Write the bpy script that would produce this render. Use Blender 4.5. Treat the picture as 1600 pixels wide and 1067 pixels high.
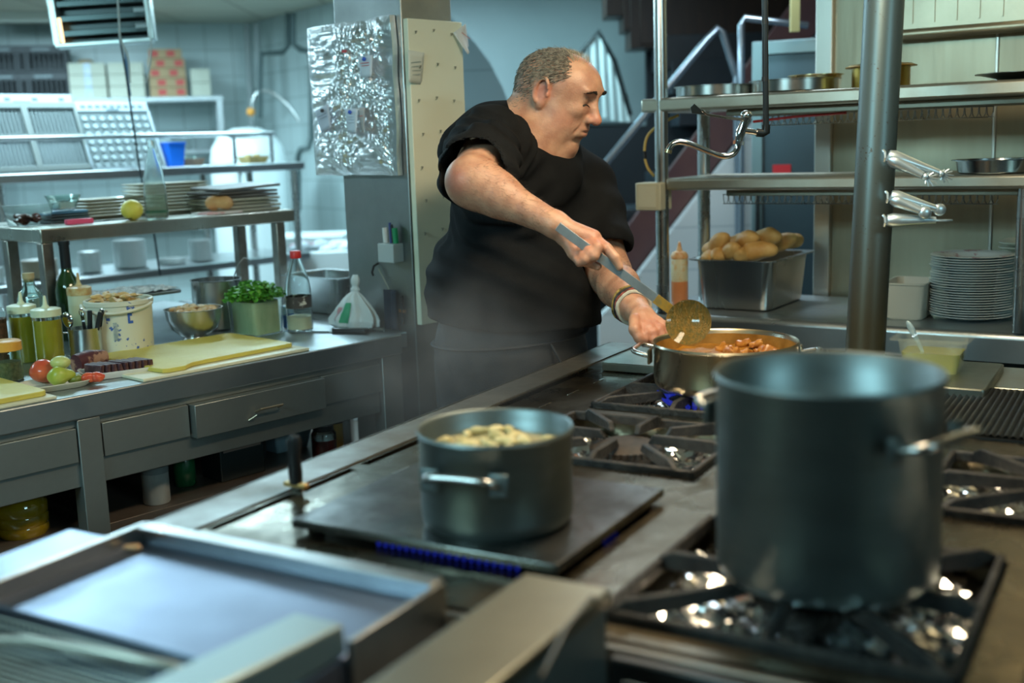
import bpy, bmesh, math, random
import numpy as np
from mathutils import Vector, Matrix, noise
for o in list(bpy.data.objects): bpy.data.objects.remove(o)
SC = bpy.context.scene
COL = SC.collection
R = math.radians
rnd = random.Random(7)

# ------------------------------------------------------------ camera
F_PX, PITCH, ROLL, CAM_H = 1789.0, 0.1717, -0.0336, 1.42
cf = Vector((0, math.cos(PITCH), -math.sin(PITCH)))
cr0 = Vector((1, 0, 0)); cu0 = cr0.cross(cf)
cr = cr0*math.cos(ROLL) + cu0*math.sin(ROLL)
cu = -cr0*math.sin(ROLL) + cu0*math.cos(ROLL)
CAM = Vector((0, 0, CAM_H))
cam_data = bpy.data.cameras.new('camera')
cam_data.sensor_width = 36.0
cam_data.lens = 36.0*F_PX/1600.0
cam_data.clip_start = 0.05
cam_data.dof.use_dof = True
cam_data.dof.focus_distance = 2.72
cam_data.dof.aperture_fstop = 2.2
cam = bpy.data.objects.new('camera', cam_data); COL.objects.link(cam)
m = Matrix((cr, cu, -cf)).transposed().to_4x4(); m.translation = CAM
cam.matrix_world = m
SC.camera = cam
SC.view_settings.view_transform = 'Standard'
SC.view_settings.look = 'None'
SC.view_settings.exposure = 0.0
SC.view_settings.gamma = 1.0
SC.view_settings.use_curve_mapping = False

# ------------------------------------------------------------ world and large lights
world = bpy.data.worlds.new('world'); SC.world = world; world.use_nodes = True
world.node_tree.nodes['Background'].inputs[0].default_value = (0.05, 0.08, 0.09, 1)
world.node_tree.nodes['Background'].inputs[1].default_value = 0.3

def area(name, loc, sx, sy, power, color, target=None, rotz=0):
    l = bpy.data.lights.new(name, 'AREA'); l.shape = 'RECTANGLE'
    l.size = sx; l.size_y = sy; l.energy = power; l.color = color
    o = bpy.data.objects.new(name, l); COL.objects.link(o); o.location = loc
    if target is not None:
        d = Vector(target) - Vector(loc)
        o.rotation_euler = d.to_track_quat('-Z', 'Y').to_euler()
    else:
        o.rotation_euler = (0, 0, rotz)
    return o
COOL = (0.56, 0.87, 1.0); CYAN = (0.50, 0.90, 1.0); WARM = (1.0, 0.82, 0.55)
area('light_kitchen_near', (-1.7, 5.0, 2.36), 1.3, .35, 60, COOL, rotz=R(45))
area('light_kitchen_mid', (-1.15, 6.5, 2.36), .9, .3, 45, COOL, rotz=R(45))
area('light_kitchen_far', (-2.9, 7.0, 2.36), 1.3, .35, 95, COOL, rotz=R(15))
area('light_kitchen_left', (-4.2, 4.2, 2.36), 1.3, .35, 72, COOL, rotz=R(60))
area('light_range_hood', (.42, 1.95, 2.14), .9, .25, 25, WARM, rotz=R(60))
area('fill_pass', (1.75, 2.75, 2.30), 1.2, .3, 8, (1.0,.85,.58), target=(2.7,3.4,1.6))  # added lamp, lifts the steel wall and the pass shelves
area('light_front', (-2.0, .2, 2.34), 1.2, .4, 55, CYAN, target=(-.4,3.2,.9))
area('fill_behind', (2.3, -.9, 2.25), 1.0, .4, 20, CYAN, target=(.4,1.3,1.0))  # added fill behind the camera, for a cool highlight on the stock pot
area('fill_passage', (.75, 4.45, 2.36), .8, .3, 17, (.72,.90,1.0), rotz=0)  # added lamp, brightens the white tiles under the stairs
area('light_stairs', (.2, 6.3, 2.36), .8, .25, 16, CYAN, rotz=0)


# ------------------------------------------------------------ frames of the room's furniture
def ray(x, y): return cf + cr*((x-800)/F_PX) - cu*((y-533.5)/F_PX)
def at(x, y, z):
    d = ray(x, y); return CAM + d*((z-CAM_H)/d.z)
def aty(x, y, Y):
    d = ray(x, y); return CAM + d*(Y/d.y)
class Frame:
    """u runs away along yaw a, v to the left of it"""
    def __init__(s, deg):
        s.a = R(deg); s.rz = math.pi/2 - s.a
        s.M = Matrix.Rotation(s.rz, 4, 'Z')
    def w(s, u, v, z=0): return s.M @ Vector((u, v, z))
    def uv(s, p):
        q = s.M.inverted() @ Vector((p[0], p[1], p[2] if len(p) > 2 else 0)); return q
    def at(s, x, y, z): return s.uv(at(x, y, z))
    def on_v(s, x, y, v):      # point of the ray on the plane v = const
        o = s.uv(CAM); d = s.M.to_3x3().inverted() @ ray(x, y); return o + d*((v-o.y)/d.y)
    def on_u(s, x, y, u):
        o = s.uv(CAM); d = s.M.to_3x3().inverted() @ ray(x, y); return o + d*((u-o.x)/d.x)
ST = Frame(30.0)      # cooking range
CO = Frame(43.3)      # left counter and back kitchen
PA = Frame(34.0)      # pass on the right

# ------------------------------------------------------------ mesh builder
class P:
    def __init__(s): s.b = bmesh.new()
    def _v(s, pts): return [s.b.verts.new(p) for p in pts]
    def _f(s, vs):
        try: return s.b.faces.new(vs)
        except ValueError: return None
    def box(s, x0, x1, y0, y1, z0, z1, M=None):
        if x0 > x1: x0, x1 = x1, x0
        if y0 > y1: y0, y1 = y1, y0
        if z0 > z1: z0, z1 = z1, z0
        c = [(x0,y0,z0),(x1,y0,z0),(x1,y1,z0),(x0,y1,z0),(x0,y0,z1),(x1,y0,z1),(x1,y1,z1),(x0,y1,z1)]
        if M is not None: c = [M @ Vector(p) for p in c]
        v = s._v(c)
        for f in ((3,2,1,0),(4,5,6,7),(0,1,5,4),(1,2,6,5),(2,3,7,6),(3,0,4,7)): s._f([v[i] for i in f])
        return s
    def prism(s, poly, z0, z1, M=None):
        n = len(poly)
        lo = [Vector((x,y,z0)) for x,y in poly]; hi = [Vector((x,y,z1)) for x,y in poly]
        if M is not None: lo = [M@p for p in lo]; hi = [M@p for p in hi]
        a = s._v(lo); b = s._v(hi)
        s._f(a[::-1]); s._f(b)
        for i in range(n): s._f([a[i], a[(i+1)%n], b[(i+1)%n], b[i]])
        return s
    def lathe(s, prof, c=(0,0,0), n=40, M=None, sx=1, sy=1):
        rings = []
        for r, z in prof:
            if r < 1e-6:
                p = Vector((c[0], c[1], c[2]+z)); rings.append(s._v([M@p if M else p])*n)
            else:
                pts = [Vector((c[0]+r*sx*math.cos(2*math.pi*i/n), c[1]+r*sy*math.sin(2*math.pi*i/n), c[2]+z)) for i in range(n)]
                if M: pts = [M@p for p in pts]
                rings.append(s._v(pts))
        for a, b in zip(rings, rings[1:]):
            for i in range(n):
                q = [a[i], a[(i+1)%n], b[(i+1)%n], b[i]]
                u = []
                for t in q:
                    if t not in u: u.append(t)
                if len(u) > 2: s._f(u)
        return s
    def tube(s, pts, r, n=12, close=False, caps=True, flat=1.0):
        pts = [Vector(p) for p in pts]
        rs = r if isinstance(r, (list, tuple)) else [r]*len(pts)
        N = len(pts); rings = []
        prev = None
        for i, p in enumerate(pts):
            if close: t = pts[(i+1)%N] - pts[i-1]
            else: t = pts[min(i+1, N-1)] - pts[max(i-1, 0)]
            if t.length < 1e-9: t = Vector((0,0,1))
            t.normalize()
            if prev is None:
                a = Vector((0,0,1)) if abs(t.z) < 0.9 else Vector((1,0,0))
                x = a.cross(t).normalized()
            else:
                x = (prev - t*prev.dot(t))
                x = x.normalized() if x.length > 1e-6 else t.orthogonal().normalized()
            prev = x; y = t.cross(x)
            rings.append(s._v([p + x*(rs[i]*math.cos(2*math.pi*k/n)) + y*(rs[i]*flat*math.sin(2*math.pi*k/n)) for k in range(n)]))
        L = list(zip(rings, rings[1:]))
        if close: L.append((rings[-1], rings[0]))
        for a, b in L:
            for k in range(n): s._f([a[k], a[(k+1)%n], b[(k+1)%n], b[k]])
        if caps and not close:
            s._f(rings[0][::-1]); s._f(rings[-1])
        return s
    def cyl(s, p0, p1, r, n=24, r1=None):
        return s.tube([p0, p1], [r, r if r1 is None else r1], n)
    def ball(s, c, r, nu=20, nv=12, M=None):
        if not isinstance(r, (tuple, list)): r = (r, r, r)
        prof = []
        for i in range(nv+1):
            a = -math.pi/2 + math.pi*i/nv
            prof.append((max(math.cos(a), 0) if 0 < i < nv else 0, math.sin(a)))
        T = Matrix.Translation(c) @ (M or Matrix.Identity(4)) @ Matrix.Diagonal((r[0], r[1], r[2], 1))
        return s.lathe(prof, n=nu, M=T)
    def grid(s, fn, nu, nv, wrap=False):
        g = [[s.b.verts.new(fn(i/nu, j/nv)) for j in range(nv+1)] for i in range(nu if wrap else nu+1)]
        for i in range(nu):
            for j in range(nv):
                a = g[i]; b = g[(i+1) % len(g)]
                s._f([a[j], b[j], b[j+1], a[j+1]])
        return s
    def xf(s, M):
        bmesh.ops.transform(s.b, matrix=M, verts=s.b.verts); return s
    def jitter(s, amp, scale, seed=0):
        s.b.normal_update()
        for v in s.b.verts:
            k = noise.noise(v.co*scale + Vector((seed*3.1, seed*1.7, seed)))
            v.co += v.normal*k*amp
        return s

MATLIST = {}
def O(name, p, mt, parent=None, label=None, cat=None, group=None, kind=None, bevel=0, sub=0, smooth=True, loc=None, rz=0, ang=38, solid=0):
    me = bpy.data.meshes.new(name)
    if isinstance(p, P):
        b = p.b
        bmesh.ops.recalc_face_normals(b, faces=b.faces)
        if smooth:
            lim = R(ang)
            for e in b.edges:
                if len(e.link_faces) == 2 and e.calc_face_angle(0) > lim: e.smooth = False
            for f in b.faces: f.smooth = True
        b.to_mesh(me); b.free()
    else:
        me = p
    if mt is not None:
        for q in (mt if isinstance(mt, (list, tuple)) else [mt]): me.materials.append(q)
    o = bpy.data.objects.new(name, me); COL.objects.link(o)
    if parent is not None: o.parent = parent
    if loc is not None: o.location = loc
    if rz: o.rotation_euler = (0, 0, rz)
    if label: o['label'] = label
    if cat: o['category'] = cat
    if group: o['group'] = group
    if kind: o['kind'] = kind
    if solid:
        md = o.modifiers.new('solid', 'SOLIDIFY'); md.thickness = solid; md.offset = -1
    if bevel:
        md = o.modifiers.new('bevel', 'BEVEL'); md.width = bevel; md.segments = 2; md.limit_method = 'ANGLE'; md.angle_limit = R(40)
        md.harden_normals = False
    if sub:
        md = o.modifiers.new('sub', 'SUBSURF'); md.levels = sub; md.render_levels = sub
    return o
def T(name, label, cat, loc=(0,0,0), rz=0, group=None, rot=None):
    o = bpy.data.objects.new(name, None); COL.objects.link(o); o.empty_display_size = 0.05
    o.location = loc; o.rotation_euler = rot if rot else (0, 0, rz)
    o['label'] = label; o['category'] = cat
    if group: o['group'] = group
    return o
def dup(root, loc, rz=None, label=None, group=None, scale=None):
    r = root.copy(); COL.objects.link(r); r.location = loc
    if rz is not None: r.rotation_euler = (0, 0, rz)
    if scale: r.scale = (scale,)*3 if not isinstance(scale, (tuple, list)) else scale
    if label: r['label'] = label
    if group: r['group'] = group
    for ch in list(root.children):
        c = ch.copy(); COL.objects.link(c); c.parent = r
        for g in list(ch.children):
            d = g.copy(); COL.objects.link(d); d.parent = c
    return r
def rrect(x0, x1, y0, y1, r, n=5):
    pts = []
    for cx, cy, a0 in ((x1-r, y1-r, 0), (x0+r, y1-r, 90), (x0+r, y0+r, 180), (x1-r, y0+r, 270)):
        for k in range(n+1):
            a = R(a0 + 90*k/n); pts.append((cx + r*math.cos(a), cy + r*math.sin(a)))
    return pts
def arc(c, r, a0, a1, n, plane='xz', y=0):
    out = []
    for k in range(n+1):
        a = R(a0 + (a1-a0)*k/n)
        if plane == 'xz': out.append((c[0]+r*math.cos(a), y, c[1]+r*math.sin(a)))
        else: out.append((c[0]+r*math.cos(a), c[1]+r*math.sin(a), y))
    return out

# ------------------------------------------------------------ materials
def newmat(name):
    m = bpy.data.materials.new(name); m.use_nodes = True
    return m, m.node_tree.nodes, m.node_tree.links, m.node_tree.nodes['Principled BSDF']
def S(b, k, v):
    if k in b.inputs: b.inputs[k].default_value = v
def mat(name, col, rough=0.5, metal=0.0, var=None, vscale=8.0, rvar=0.0, bump=0.0, bscale=60.0, stretch=(1,1,1),
        trans=0.0, ior=1.45, alpha=1.0, sss=0.0, spec=0.5, emit=None, es=0.0, aniso=0, coat=0, detail=6, vlo=.35, vhi=.65):
    if name in MATLIST: return MATLIST[name]
    m, n, l, b = newmat(name)
    c4 = (*col, 1)
    S(b, 'Base Color', c4); S(b, 'Roughness', rough); S(b, 'Metallic', metal)
    S(b, 'Transmission Weight', trans); S(b, 'IOR', ior); S(b, 'Alpha', alpha); S(b, 'Specular IOR Level', spec)
    S(b, 'Coat Weight', coat)
    if sss: S(b, 'Subsurface Weight', sss); S(b, 'Subsurface Radius', (0.02, 0.008, 0.004)); S(b, 'Subsurface Scale', 1.0)
    if emit: S(b, 'Emission Color', (*emit, 1)); S(b, 'Emission Strength', es)
    if aniso: S(b, 'Anisotropic', aniso)
    tc = n.new('ShaderNodeTexCoord'); mp = n.new('ShaderNodeMapping'); mp.inputs['Scale'].default_value = stretch
    l.new(tc.outputs['Object'], mp.inputs[0])
    if var is not None or rvar:
        nz = n.new('ShaderNodeTexNoise'); nz.inputs['Scale'].default_value = vscale; nz.inputs['Detail'].default_value = detail
        nz.inputs['Roughness'].default_value = 0.6
        l.new(mp.outputs[0], nz.inputs['Vector'])
        rp = n.new('ShaderNodeMapRange'); rp.inputs[1].default_value = vlo; rp.inputs[2].default_value = vhi
        l.new(nz.outputs['Fac'], rp.inputs[0])
        if var is not None:
            mx = n.new('ShaderNodeMix'); mx.data_type = 'RGBA'
            mx.inputs[6].default_value = c4; mx.inputs[7].default_value = (*var, 1)
            l.new(rp.outputs[0], mx.inputs[0]); l.new(mx.outputs[2], b.inputs['Base Color'])
        if rvar:
            r2 = n.new('ShaderNodeMapRange'); r2.inputs[1].default_value = .3; r2.inputs[2].default_value = .7
            r2.inputs[3].default_value = max(0.02, rough-rvar); r2.inputs[4].default_value = min(1, rough+rvar)
            l.new(nz.outputs['Fac'], r2.inputs[0]); l.new(r2.outputs[0], b.inputs['Roughness'])
    if bump:
        n2 = n.new('ShaderNodeTexNoise'); n2.inputs['Scale'].default_value = bscale; n2.inputs['Detail'].default_value = 4
        l.new(mp.outputs[0], n2.inputs['Vector'])
        bp = n.new('ShaderNodeBump'); bp.inputs['Strength'].default_value = bump; bp.inputs['Distance'].default_value = 0.01
        l.new(n2.outputs['Fac'], bp.inputs['Height']); l.new(bp.outputs[0], b.inputs['Normal'])
    MATLIST[name] = m
    return m
def brick(name, c1, c2, cm, w, h, mortar=0.006, rough=.25, axes='xz', off=0.0, bumpd=.3):
    m, n, l, b = newmat(name)
    tc = n.new('ShaderNodeTexCoord'); sp = n.new('ShaderNodeSeparateXYZ'); cb = n.new('ShaderNodeCombineXYZ')
    l.new(tc.outputs['Object'], sp.inputs[0])
    l.new(sp.outputs['XYZ'.index(axes[0].upper())], cb.inputs[0]); l.new(sp.outputs['XYZ'.index(axes[1].upper())], cb.inputs[1])
    t = n.new('ShaderNodeTexBrick'); t.offset = off; t.squash = 1
    t.inputs['Scale'].default_value = 1; t.inputs['Brick Width'].default_value = w; t.inputs['Row Height'].default_value = h
    t.inputs['Mortar Size'].default_value = mortar; t.inputs['Mortar Smooth'].default_value = 0.3
    t.inputs['Color1'].default_value = (*c1, 1); t.inputs['Color2'].default_value = (*c2, 1); t.inputs['Mortar'].default_value = (*cm, 1)
    l.new(cb.outputs[0], t.inputs['Vector'])
    nz = n.new('ShaderNodeTexNoise'); nz.inputs['Scale'].default_value = 1.7; l.new(tc.outputs['Object'], nz.inputs['Vector'])
    mx = n.new('ShaderNodeMix'); mx.data_type = 'RGBA'; mx.blend_type = 'MULTIPLY'; mx.inputs[0].default_value = .35
    l.new(t.outputs['Color'], mx.inputs[6]); l.new(nz.outputs['Color'], mx.inputs[7])
    hs = n.new('ShaderNodeHueSaturation'); hs.inputs['Saturation'].default_value = 0; l.new(nz.outputs['Color'], hs.inputs['Color']); l.new(hs.outputs[0], mx.inputs[7])
    l.new(mx.outputs[2], b.inputs['Base Color'])
    bp = n.new('ShaderNodeBump'); bp.invert = True; bp.inputs['Strength'].default_value = bumpd; bp.inputs['Distance'].default_value = 0.004
    l.new(t.outputs['Fac'], bp.inputs['Height']); l.new(bp.outputs[0], b.inputs['Normal'])
    S(b, 'Roughness', rough)
    return m
ssteel   = mat('brushed_steel', (.60,.61,.60), .26, 1, var=(.50,.51,.51), vscale=3, rvar=.06, bump=.012, bscale=90, stretch=(1,1,.15))
steelc   = mat('counter_steel', (.52,.56,.57), .38, .95, var=(.38,.41,.42), vscale=3.5, rvar=.12, bump=.05, bscale=9)
steelf   = mat('cabinet_steel', (.38,.40,.38), .48, .9, var=(.28,.30,.29), vscale=2.6, rvar=.10, bump=.05, bscale=6)
steels   = mat('range_steel', (.20,.165,.11), .32, 1, var=(.09,.075,.05), vscale=7, rvar=.16, bump=.12, bscale=22, detail=9)
steelw   = mat('wall_steel', (.40,.36,.26), .40, 1, var=(.29,.26,.185), vscale=1.6, rvar=.08, bump=.03, bscale=30, stretch=(3,3,.3))
tubest   = mat('tube_steel', (.60,.61,.60), .28, 1, var=(.48,.49,.48), vscale=6, rvar=.08)
chrome   = mat('chrome', (.80,.80,.80), .09, 1)
aluminium= mat('pot_aluminium', (.23,.275,.28), .46, 1, var=(.20,.235,.235), vscale=4, rvar=.06, stretch=(1,1,6))
iron     = mat('cast_iron', (.018,.018,.019), .55, .25, var=(.05,.045,.04), vscale=30, bump=.3, bscale=120)
black    = mat('black_plastic', (.012,.012,.013), .35)
blacksteel = mat('plancha_steel', (.20,.20,.19), .30, .95, var=(.06,.058,.054), vscale=5, rvar=.16, bump=.1, bscale=30, detail=9)
whitep   = mat('white_ceramic', (.78,.78,.74), .2, var=(.70,.70,.66), vscale=4)
creamp   = mat('cream_board', (.88,.87,.68), .45, var=(.83,.82,.63), vscale=2)
def glass(name, col, rough=.03, ior=1.45, alpha=None): return mat(name, col, rough, 0, trans=1.0, ior=ior)
dark     = mat('dark_void', (.01,.01,.01), .8)
# ============================================================ the setting
def wall(name, a, b, z0, z1, mt, th=.12, parent=None, extra=None):
    """thick wall from point a to b (world xy); its visible face runs along local x at y = 0"""
    a = Vector((a[0], a[1], 0)); b = Vector((b[0], b[1], 0)); d = b-a; L = d.length
    p = P(); p.box(0, L, 0, th, z0, z1)
    o = O(name, p, mt, kind='structure', smooth=False); o.location = a; o.rotation_euler = (0, 0, math.atan2(d.y, d.x))
    return o
tile_w = brick('white_wall_tile', (.62,.74,.74), (.60,.72,.72), (.36,.44,.44), .20, .20, .004)
tile_shade = brick('shade_toned_tile', (.22,.29,.31), (.21,.28,.30), (.14,.19,.20), .60, .20, .004, rough=.4)  # blue-grey, darkened to paint in the shade on the arch
tile_s = brick('white_stair_tile', (.86,.90,.90), (.84,.88,.88), (.60,.66,.68), .30, .20, .004)
tile_f = brick('floor_tile', (.16,.13,.11), (.14,.12,.10), (.06,.05,.05), .30, .30, .006, rough=.35, axes='xy')
ceil_m = brick('ceiling_panel', (.72,.72,.60), (.70,.70,.58), (.32,.30,.24), .60, .60, .008, rough=.7, axes='xy')
plaster = mat('plaster_wall', (.34,.39,.40), .7, var=(.30,.35,.36), vscale=1.5)
plaster2 = mat('dim_plaster', (.26,.26,.23), .8)
H = 2.4
p = P(); p.box(-7.5, 6.5, -3.2, 11.5, -.1, 0); O('floor', p, tile_f, kind='structure', smooth=False)
p = P(); p.box(-7.5, 6.5, -3.2, 11.5, H, H+.1)
cl = O('ceiling', p, ceil_m, kind='structure', smooth=False)
wall('wall_back', (-7.3,7.71), (-1.947,9.165), 0, H, tile_w)
wall('wall_side', (-1.947,9.165), (-.60,7.30), 0, H, tile_w)
wall('wall_stair', (-.60,7.30), (3.6,7.05), 0, H, plaster)
wall('wall_left', (-7.3,-3), (-7.3,7.71), 0, H, tile_w)
wall('wall_front', (6.3,-3), (-7.3,-3), 0, H, plaster2)
wall('wall_right', (3.6,7.05), (6.3,-3), 0, H, plaster2)

# tiled arch in front of the stair wall, its shade put into the tile colour
p = P()
poly = [(-1.0,0)]
for k in range(15):
    a = R(4 + 78*k/14); poly.append((-.55 + 1.0*math.cos(a)*1.0, 1.05 + 1.40*math.sin(a)))
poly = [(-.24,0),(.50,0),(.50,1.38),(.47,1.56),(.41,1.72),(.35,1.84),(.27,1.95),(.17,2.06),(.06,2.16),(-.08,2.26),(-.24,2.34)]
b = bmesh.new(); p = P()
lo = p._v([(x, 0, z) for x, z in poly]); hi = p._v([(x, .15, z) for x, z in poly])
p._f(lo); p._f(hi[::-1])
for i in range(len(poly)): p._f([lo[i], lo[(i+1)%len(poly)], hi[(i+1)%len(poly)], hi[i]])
o = O('wall_arch', p, tile_shade, kind='structure', smooth=False); o.location = (-.42, 6.15, 0)

# pillar in the middle, in the counter frame
def inframe(o, fr): o.rotation_euler = (0, 0, fr.rz); return o
PU, PV = 2.24, 2.50
p = P(); p.box(PU, 2.44, PV, 2.80, 0, H)
pil_m = mat('pillar_steel', (.42,.44,.43), .38, 1, var=(.30,.32,.31), vscale=3, rvar=.1, bump=.1, bscale=5)
inframe(O('wall_pillar', p, pil_m, kind='structure', bevel=.004), CO)
# steel wall behind the pass
p = P(); p.box(3.78, 3.90, -2.4, 1.30, 0, H)
inframe(O('wall_pass', p, steelw, kind='structure'), PA)
p = P(); p.box(3.755, 3.78, 1.245, 1.30, 0, H); p.box(3.768, 3.78, 1.10, 1.125, 0, H)
p.box(3.772, 3.78, .74, .75, 0, H); p.box(3.772, 3.78, -.2, -.19, 0, H)
inframe(O('trim_1', p, mat('seam_steel', (.62,.60,.54), .35, 1), kind='structure', bevel=.003), PA)
# rolled edge of the hood on the steel wall
a = PA.on_u(1404, 54, 3.70); b2 = PA.on_u(1600, 33, 3.70)
p = P(); p.tube([(3.72, a.y+.02, a.z), (3.72, -1.6, a.z)], .018, 14); p.box(3.71, 3.78, -1.6, a.y+.02, a.z+.005, H)
for k in range(30):
    y = a.y-.04-k*.065; p.box(3.704, 3.712, y, y+.006, a.z+.03, H)
inframe(O('trim_2', p, mat('hood_steel', (.50,.46,.34), .38, 1, var=(.38,.34,.25), vscale=4), kind='structure'), PA)

# ============================================================ the cooking range (frame ST: u away, v left)
Z = .88
rg = T('cooking_range', 'long stained steel cooking range with open burners and a smooth plancha', 'stove', (0,0,0), ST.rz)
HOLES = [(1.11,1.49,.15,.55),(1.67,1.99,.635,1.015),(2.06,2.39,.655,1.015),(1.64,1.97,-.10,.30),(2.09,2.50,-.30,.40),(1.11,1.49,-.30,.10)]
def deck(p, u0, u1, v0, v1, z, holes, slots=()):
    us = sorted({u0, u1, *[h[0] for h in holes], *[h[1] for h in holes]})
    vs = sorted({v0, v1, *[h[2] for h in holes], *[h[3] for h in holes]})
    for i in range(len(us)-1):
        for j in range(len(vs)-1):
            cx, cy = (us[i]+us[i+1])/2, (vs[j]+vs[j+1])/2
            if any(h[0] < cx < h[1] and h[2] < cy < h[3] for h in holes): continue
            p._f(p._v([(us[i],vs[j],z),(us[i+1],vs[j],z),(us[i+1],vs[j+1],z),(us[i],vs[j+1],z)]))
    bmesh.ops.remove_doubles(p.b, verts=p.b.verts, dist=1e-5)
SLOTS = [(1.16,1.345,1.178,1.196),(1.365,1.50,1.178,1.196),(1.53,1.98,1.178,1.196),(2.00,2.43,1.178,1.196)]
p = P(); deck(p, 1.075, 2.76, -1.3, 1.285, Z, HOLES+SLOTS)
for h in HOLES+SLOTS:
    zb = Z-.045
    a, b_, c, d = h[0], h[1], h[2], h[3]
    for q in (((a,c),(b_,c)),((b_,c),(b_,d)),((b_,d),(a,d)),((a,d),(a,c))):
        p._f(p._v([(*q[0],Z),(*q[1],Z),(*q[1],zb),(*q[0],zb)]))
O('deck', p, steels, rg, smooth=False)
p = P()
p.box(1.075, 2.76, -1.3, 1.28, .12, Z-.05); p.box(1.075,2.76,1.262,1.285,Z-.06,Z-.001)
O('body', p, steelf, rg, bevel=.003)
p = P(); p.box(1.075, 2.76, 1.205, 1.290, Z, Z+.003); p.box(1.075,2.76,1.286,1.292,Z-.05,Z+.003)
O('front_lip', p, mat('lip_steel', (.34,.34,.32), .46, .9, var=(.22,.21,.19), vscale=8, rvar=.1), rg)
for u0 in (1.2,1.62):
    for k in range(2):
        p = P(); p.cyl((u0+.1+.17*k,1.281,.80),(u0+.1+.17*k,1.315,.80),.022,20); O('control_knob', p, black, rg, bevel=.002)
for u0 in (1.2, 2.6):
    for v0 in (-1.2, 1.2): p = P(); p.cyl((u0,v0,0),(u0,v0,.12),.025); O('foot', p, tubest, rg)
# short tick marks scored in the deck between slot and burners
for k in range(7):
    u0 = 1.50+.13*k; p = P(); p.box(u0, u0+.05, 1.105, 1.108, Z+.0003, Z+.0010)
    O('scored_mark', p, mat('bright_scratch', (.75,.72,.66), .25, 1), rg, smooth=False)

# raised smooth hot plate at the far end of the range
p = P(); p.prism(rrect(2.405, 2.70, .30, 1.15, .01, 2), Z+.001, Z+.022)
O('raised_plate', p, mat('neutral_plate', (.42,.44,.38), .35, 1, var=(.30,.31,.27), vscale=5, rvar=.1), rg, bevel=.003)
p = P(); p.prism(rrect(2.52, 2.75, -1.2, .60, .01, 2), Z+.0005, Z+.004)
O('neutral_plate', p, mat('neutral_plate2', (.62,.62,.54), .38, 1, var=(.45,.46,.40), vscale=3, rvar=.1), rg, bevel=.001)

foil = mat('crumpled_foil', (.85,.85,.86), .13, 1)
def foil_sheet(p, x0, x1, y0, y1, z, amp, seed, n=26, facet=True):
    def f(s, t):
        x = x0+(x1-x0)*s; y = y0+(y1-y0)*t
        v = Vector((x*17+seed, y*17, seed))
        h = noise.noise(v) + .6*noise.noise(v*2.3+Vector((5,5,5)))
        c = noise.cell(v*1.3)
        return (x + .004*noise.noise(v*1.7+Vector((9,0,0))), y + .004*noise.noise(v*1.9+Vector((0,7,0))), z + amp*(.7*h + .5*abs(noise.noise(v*.9))))
    return p.grid(f, n, n)
def burner(u0, u1, v0, v1, seed, flame=False, big=False):
    cx, cy = (u0+u1)/2, (v0+v1)/2
    # pan lined with foil
    p = P(); foil_sheet(p, u0+.012, u1-.012, v0+.012, v1-.012, Z-.030, .026, seed, 30)
    O('foil_liner', p, foil, rg, smooth=False)
    p = P(); p.lathe([(0,0),(.055,0),(.055,.012),(.062,.016),(.062,.026),(.045,.034),(.0,.036)], (cx,cy,Z-.03), 40)
    for k in range(36):
        a = 2*math.pi*k/36; M = Matrix.Translation((cx,cy,Z-.008)) @ Matrix.Rotation(a,4,'Z')
        p.box(.052,.068,-.0022,.0022,-.006,.005, M)
    O('burner_head', p, mat('burner_iron', (.03,.028,.026), .6, .3, var=(.06,.045,.035), vscale=40), rg)
    # grate
    g = T_part('burner_grate')
    w = .010; zt = Z+.020
    p = P()
    for (a0,a1,b0,b1) in ((u0+.004,u1-.004,v0+.004,v0+.004+w),(u0+.004,u1-.004,v1-.004-w,v1-.004),(u0+.004,u0+.004+w,v0+.004,v1-.004),(u1-.004-w,u1-.004,v0+.004,v1-.004)):
        p.box(a0,a1,b0,b1,Z-.006,Z+.012)
    o = O('burner_grate', p, iron, rg, bevel=.003)
    for k in range(8):
        a = math.pi/4*k + (0 if k % 2 else 0)
        dx, dy = math.cos(a), math.sin(a)
        ex = min((u1-u0-.014)/2/max(abs(dx),1e-6), (v1-v0-.014)/2/max(abs(dy),1e-6))
        q = P(); ang = a
        M = Matrix.Translation((cx,cy,0)) @ Matrix.Rotation(ang,4,'Z')
        i0 = .042 if k % 2 == 0 else .075
        v = [(i0,Z+.006),(i0+.01,Z+.022),(ex-.02,Z+.022),(ex,Z+.012),(ex,Z-.004),(i0+.03,Z+.004)]
        vs1 = q._v([M@Vector((x,-.0055,z)) for x,z in v]); vs2 = q._v([M@Vector((x,.0055,z)) for x,z in v])
        q._f(vs1); q._f(vs2[::-1])
        for i in range(len(v)): q._f([vs1[i],vs1[(i+1)%len(v)],vs2[(i+1)%len(v)],vs2[i]])
        O('grate_bar', q, iron, o, bevel=.002)
    if flame:
        m, n, l, bb = newmat('blue_flame')
        S(bb, 'Base Color', (0,0,0,1)); S(bb,'Emission Color',(.03,.06,1,1)); S(bb,'Emission Strength',.3); S(bb,'Alpha',.6)
        p = P()
        for k in range(30):
            a = 2*math.pi*k/30; p.cyl((cx+.066*math.cos(a),cy+.066*math.sin(a),Z-.006),(cx+.092*math.cos(a),cy+.092*math.sin(a),Z+.011),.0055,8,.0012)
        O('gas_flame', p, m, rg, kind='stuff')
        return m
def T_part(n): return None
burner(*HOLES[0], 3.0)
burner(*HOLES[1], 11.0)
FLAME = burner(*HOLES[2], 19.0, flame=True)
burner(*HOLES[3], 27.0)
burner(*HOLES[5], 35.0)
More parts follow.
